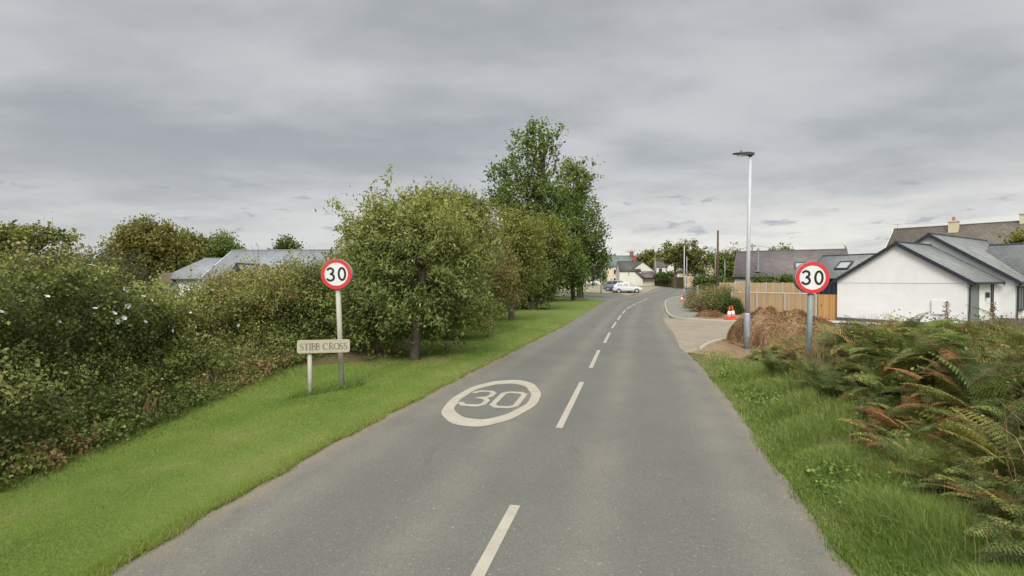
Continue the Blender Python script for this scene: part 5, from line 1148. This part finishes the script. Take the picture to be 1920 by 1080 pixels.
FG = [(.065, .095, .034), (.095, .13, .042), (.14, .175, .055), (.19, .21, .065)]; FB = [(.27, .13, .055), (.22, .10, .05), (.32, .20, .08)]; FY = [(.20, .19, .06), (.15, .17, .05)]
def spec(x, y, r, az=None, L=None, brown=.13, det=True, el=None, zmax=.6):
    c = FB[r.integers(3)] if r.random() < brown else (FY[r.integers(2)] if r.random() < .10 else FG[r.integers(4)])
    return (x, y, H(x, y)+r.uniform(0, .12) if az is not None else H(x, y)+r.random()*zmax, az if az is not None else r.normal(math.pi*1.15, 1.7), L or r.uniform(.75, 1.25), el if el is not None else (r.uniform(.85, 1.45) if az is not None else r.uniform(.35, 1.2)), r.uniform(.8, 1.7), c, det)
r = np.random.default_rng(12)
sp = []
while len(sp) < 2100:
    y = 3.0+r.random()**1.1*13.2; e = (1.30+.45*float(ss(4.5, 8, y)))+r.random()**1.9*5.5+.18*math.sin(y*1.7); x = xr(y)+e
    if x/y > 1.12 and y > 3.2 and x > 1.2*y+.5: continue
    if y > 12.8 and x < 7.6: continue
    if math.hypot((x-6.82)/.35, (y-11.4)/.7) < 1: continue
    det = y < 9.5 and e < 4.5
    if e > 5.0 and r.random() < .45: continue
    sp.append(spec(x, y, r, brown=(.14 if e > 2.4 else .07)+.45*float(wav(np.array([[x, y, 0.]]), 1.6, 55)[0] > .45), det=det, zmax=float((.10+.70*ss(1.6, 2.7, e))*(1-.45*ss(8.5, 12, y))), L=r.uniform(.5, .95)*(1 if e > 2.3 else .75)*(1-.2*float(ss(10, 15, y)))))
V, Fq, Cc = fronds(sp, np.zeros(3), r); tag(npmesh('bracken_thicket', V, Fq, mat=M['fern'], col=Cc), kind='stuff')
# brambles, nettles and dry grass tangled through the ferns
n = 620; y = 3.2+r.random(n)**1.1*12.5; e = 1.5+r.random(n)**1.4*4.5; x = xr(y)+e; k_ = ~((x > 1.2*y+.6) | ((y > 12) & (x < 8))) & (np.hypot((x-6.82)/.4, (y-11.4)/.8) > 1); x, y, e = x[k_], y[k_], e[k_]; n = len(x)
z0 = hgt(x, y)+r.random(n)*(.15+.75*ss(1.6, 2.8, e)); per = 34; C = np.repeat(np.c_[x, y, z0], per, 0)+np.clip(r.normal(size=(n*per, 3)), -1.8, 1.8)*np.array([.15, .15, .12])
V, Fq, Cc = leafquads(C, .055, .036, pal([(.075, .105, .03), (.12, .155, .042), (.18, .21, .06), (.20, .19, .075), (.24, .15, .08)], np.repeat(.45+.3*wav(np.c_[x, y, z0], 1.8, 14)+.2*r.normal(size=n), per), r, .3), r, .2, .3)
tag(npmesh('bramble_tangle', V, Fq, mat=M['leaf'], col=Cc), kind='stuff')
n = 26000; y = 3.5+r.random(n)**.8*12; e = 1.7+r.random(n)*5.5; x = xr(y)+e; k_ = (wav(np.c_[x, y, 0*x], 1.9, 15) > .1) & (x < 1.2*y+.6) & ~((y > 12) & (x < 8)); x, y = x[k_], y[k_]; n = len(x)
blades('dry_bank_grass', x, y, hgt(x, y), r.uniform(.45, 1.15, n), .010, [(.16, .15, .06), (.26, .20, .11), (.33, .25, .15), (.25, .14, .08)], r.random(n), r, .45)
# individual plants standing out of the thicket
PL = [((5.15, 5.2), 'big bracken plant with yellow tipped fronds at the right edge of the frame', 12, (.9, 1.25), 0, FY+FG[2:]),
      ((5.9, 6.4), 'bracken plant with long pale green fronds right of the brown frond', 10, (.8, 1.2), 0, FG[1:]),
      ((5.45, 7.3), 'rust brown bracken frond cluster hanging over the grass', 6, (.6, .95), 1, FB),
      ((5.75, 9.2), 'dark green bracken plant spilling toward the road in mid bank', 11, (.7, 1.1), 0, FG[:2]),
      ((6.3, 10.6), 'dark bracken clump at the foot of the right speed sign', 12, (.7, 1.05), 0, FG[:3]),
      ((7.6, 9.8), 'tall bracken standing against the white gable wall', 10, (1.0, 1.35), 0, FG[1:]),
      ((4.55, 4.2), 'low dark bracken in the bottom right corner', 9, (.5, .8), 0, FG[:2]),
      ((8.8, 8.8), 'pale drying bracken on top of the bank near the right edge', 9, (.8, 1.2), 1, FY+FB)]
PL += [((7.35, 10.7), 'full dark green bracken directly right of the right sign post', 16, (1.0, 1.35), 0, FG[:3]),
       ((8.2, 11.8), 'upright green bracken below the left corner of the white gable', 15, (1.05, 1.4), 0, FG[:3]),
       ((8.9, 11.2), 'lighter green bracken below the middle of the white gable', 14, (1.0, 1.35), 0, FG[1:]),
       ((6.25, 11.9), 'low dark bracken hugging the left side of the right sign post', 12, (.6, .95), 0, FG[:2]),
       ((9.3, 10.0), 'tall green bracken below the meter box of the white gable', 13, (.9, 1.25), 0, FG[1:])]
for (x, y), lab, nf, lr, br, cc in PL:
    b = np.array((x, y, H(x, y))); t = thing('bracken_plant', tuple(b), lab, 'fern', 'bracken plants on the right bank')
    ss_ = []
    for i in range(nf):
        q = spec(x+r.normal()*.08, y+r.normal()*.08, r, az=math.pi+R(30)+(i-nf/2)/nf*4.4+r.normal()*.2, L=r.uniform(*lr), el=r.uniform(1.0, 1.5)); q = list(q); q[7] = cc[r.integers(len(cc))]; ss_.append(tuple(q))
    V, Fq, Cc = fronds(ss_, b, r); npmesh('fronds', V, Fq, mat=M['fern'], parent=t, col=Cc)
# upright bare weed stalks against the white wall
for (px, py, Yd, hh), lab in zip([(1775, 610, 12, .75), (1862, 600, 12, .55)], ['dried dock stalk standing before the meter box', 'dark dock stalk standing before the bungalow side wall']):
    p = P(px, py, Yd); b = np.array((p[0], p[1], H(p[0], p[1]))); hh = P(px, 575, Yd)[2]-b[2]+.12; t = thing('dock_stalk', tuple(b), lab, 'weed')
    MB().tube([(0, 0, 0), (.03, 0, hh*.6), (-.02, 0, hh)], [.012, .009, .005], 6).build('stem', M['bark'], t)
    n = 260; C = np.c_[r.normal(0, .03, n), r.normal(0, .03, n), r.uniform(hh*.55, hh, n)]; V, Fq, Cc = leafquads(C, .04, .022, pal(STR[:3]+[(.1, .12, .05)], r.random(n), r), r)
    npmesh('seed_head', V, Fq, mat=M['leaf'], parent=t, col=Cc)
# far treeline round the horizon
r = np.random.default_rng(77); n = 26000; a = r.uniform(-math.pi*.42, math.pi*.42, n); Rr = r.uniform(300, 420, n); x = np.sin(a)*Rr; y = np.cos(a)*Rr
top = 5+3.0*wav(np.c_[a*40, a*0, a*0], 1.0, 5)+1.5*wav(np.c_[a*200, a*0, a*0], 1.0, 6); z = hgt(x, y)+r.random(n)*np.maximum(top, 1.5)
V, Fq, Cc = leafquads(np.c_[x, y, z], 3.2, 2.4, pal([(.05, .07, .04), (.08, .10, .05), (.10, .11, .06)], r.random(n), r), r)
tag(npmesh('far_treeline', V, Fq, mat=M['leaf'], col=Cc), kind='stuff')
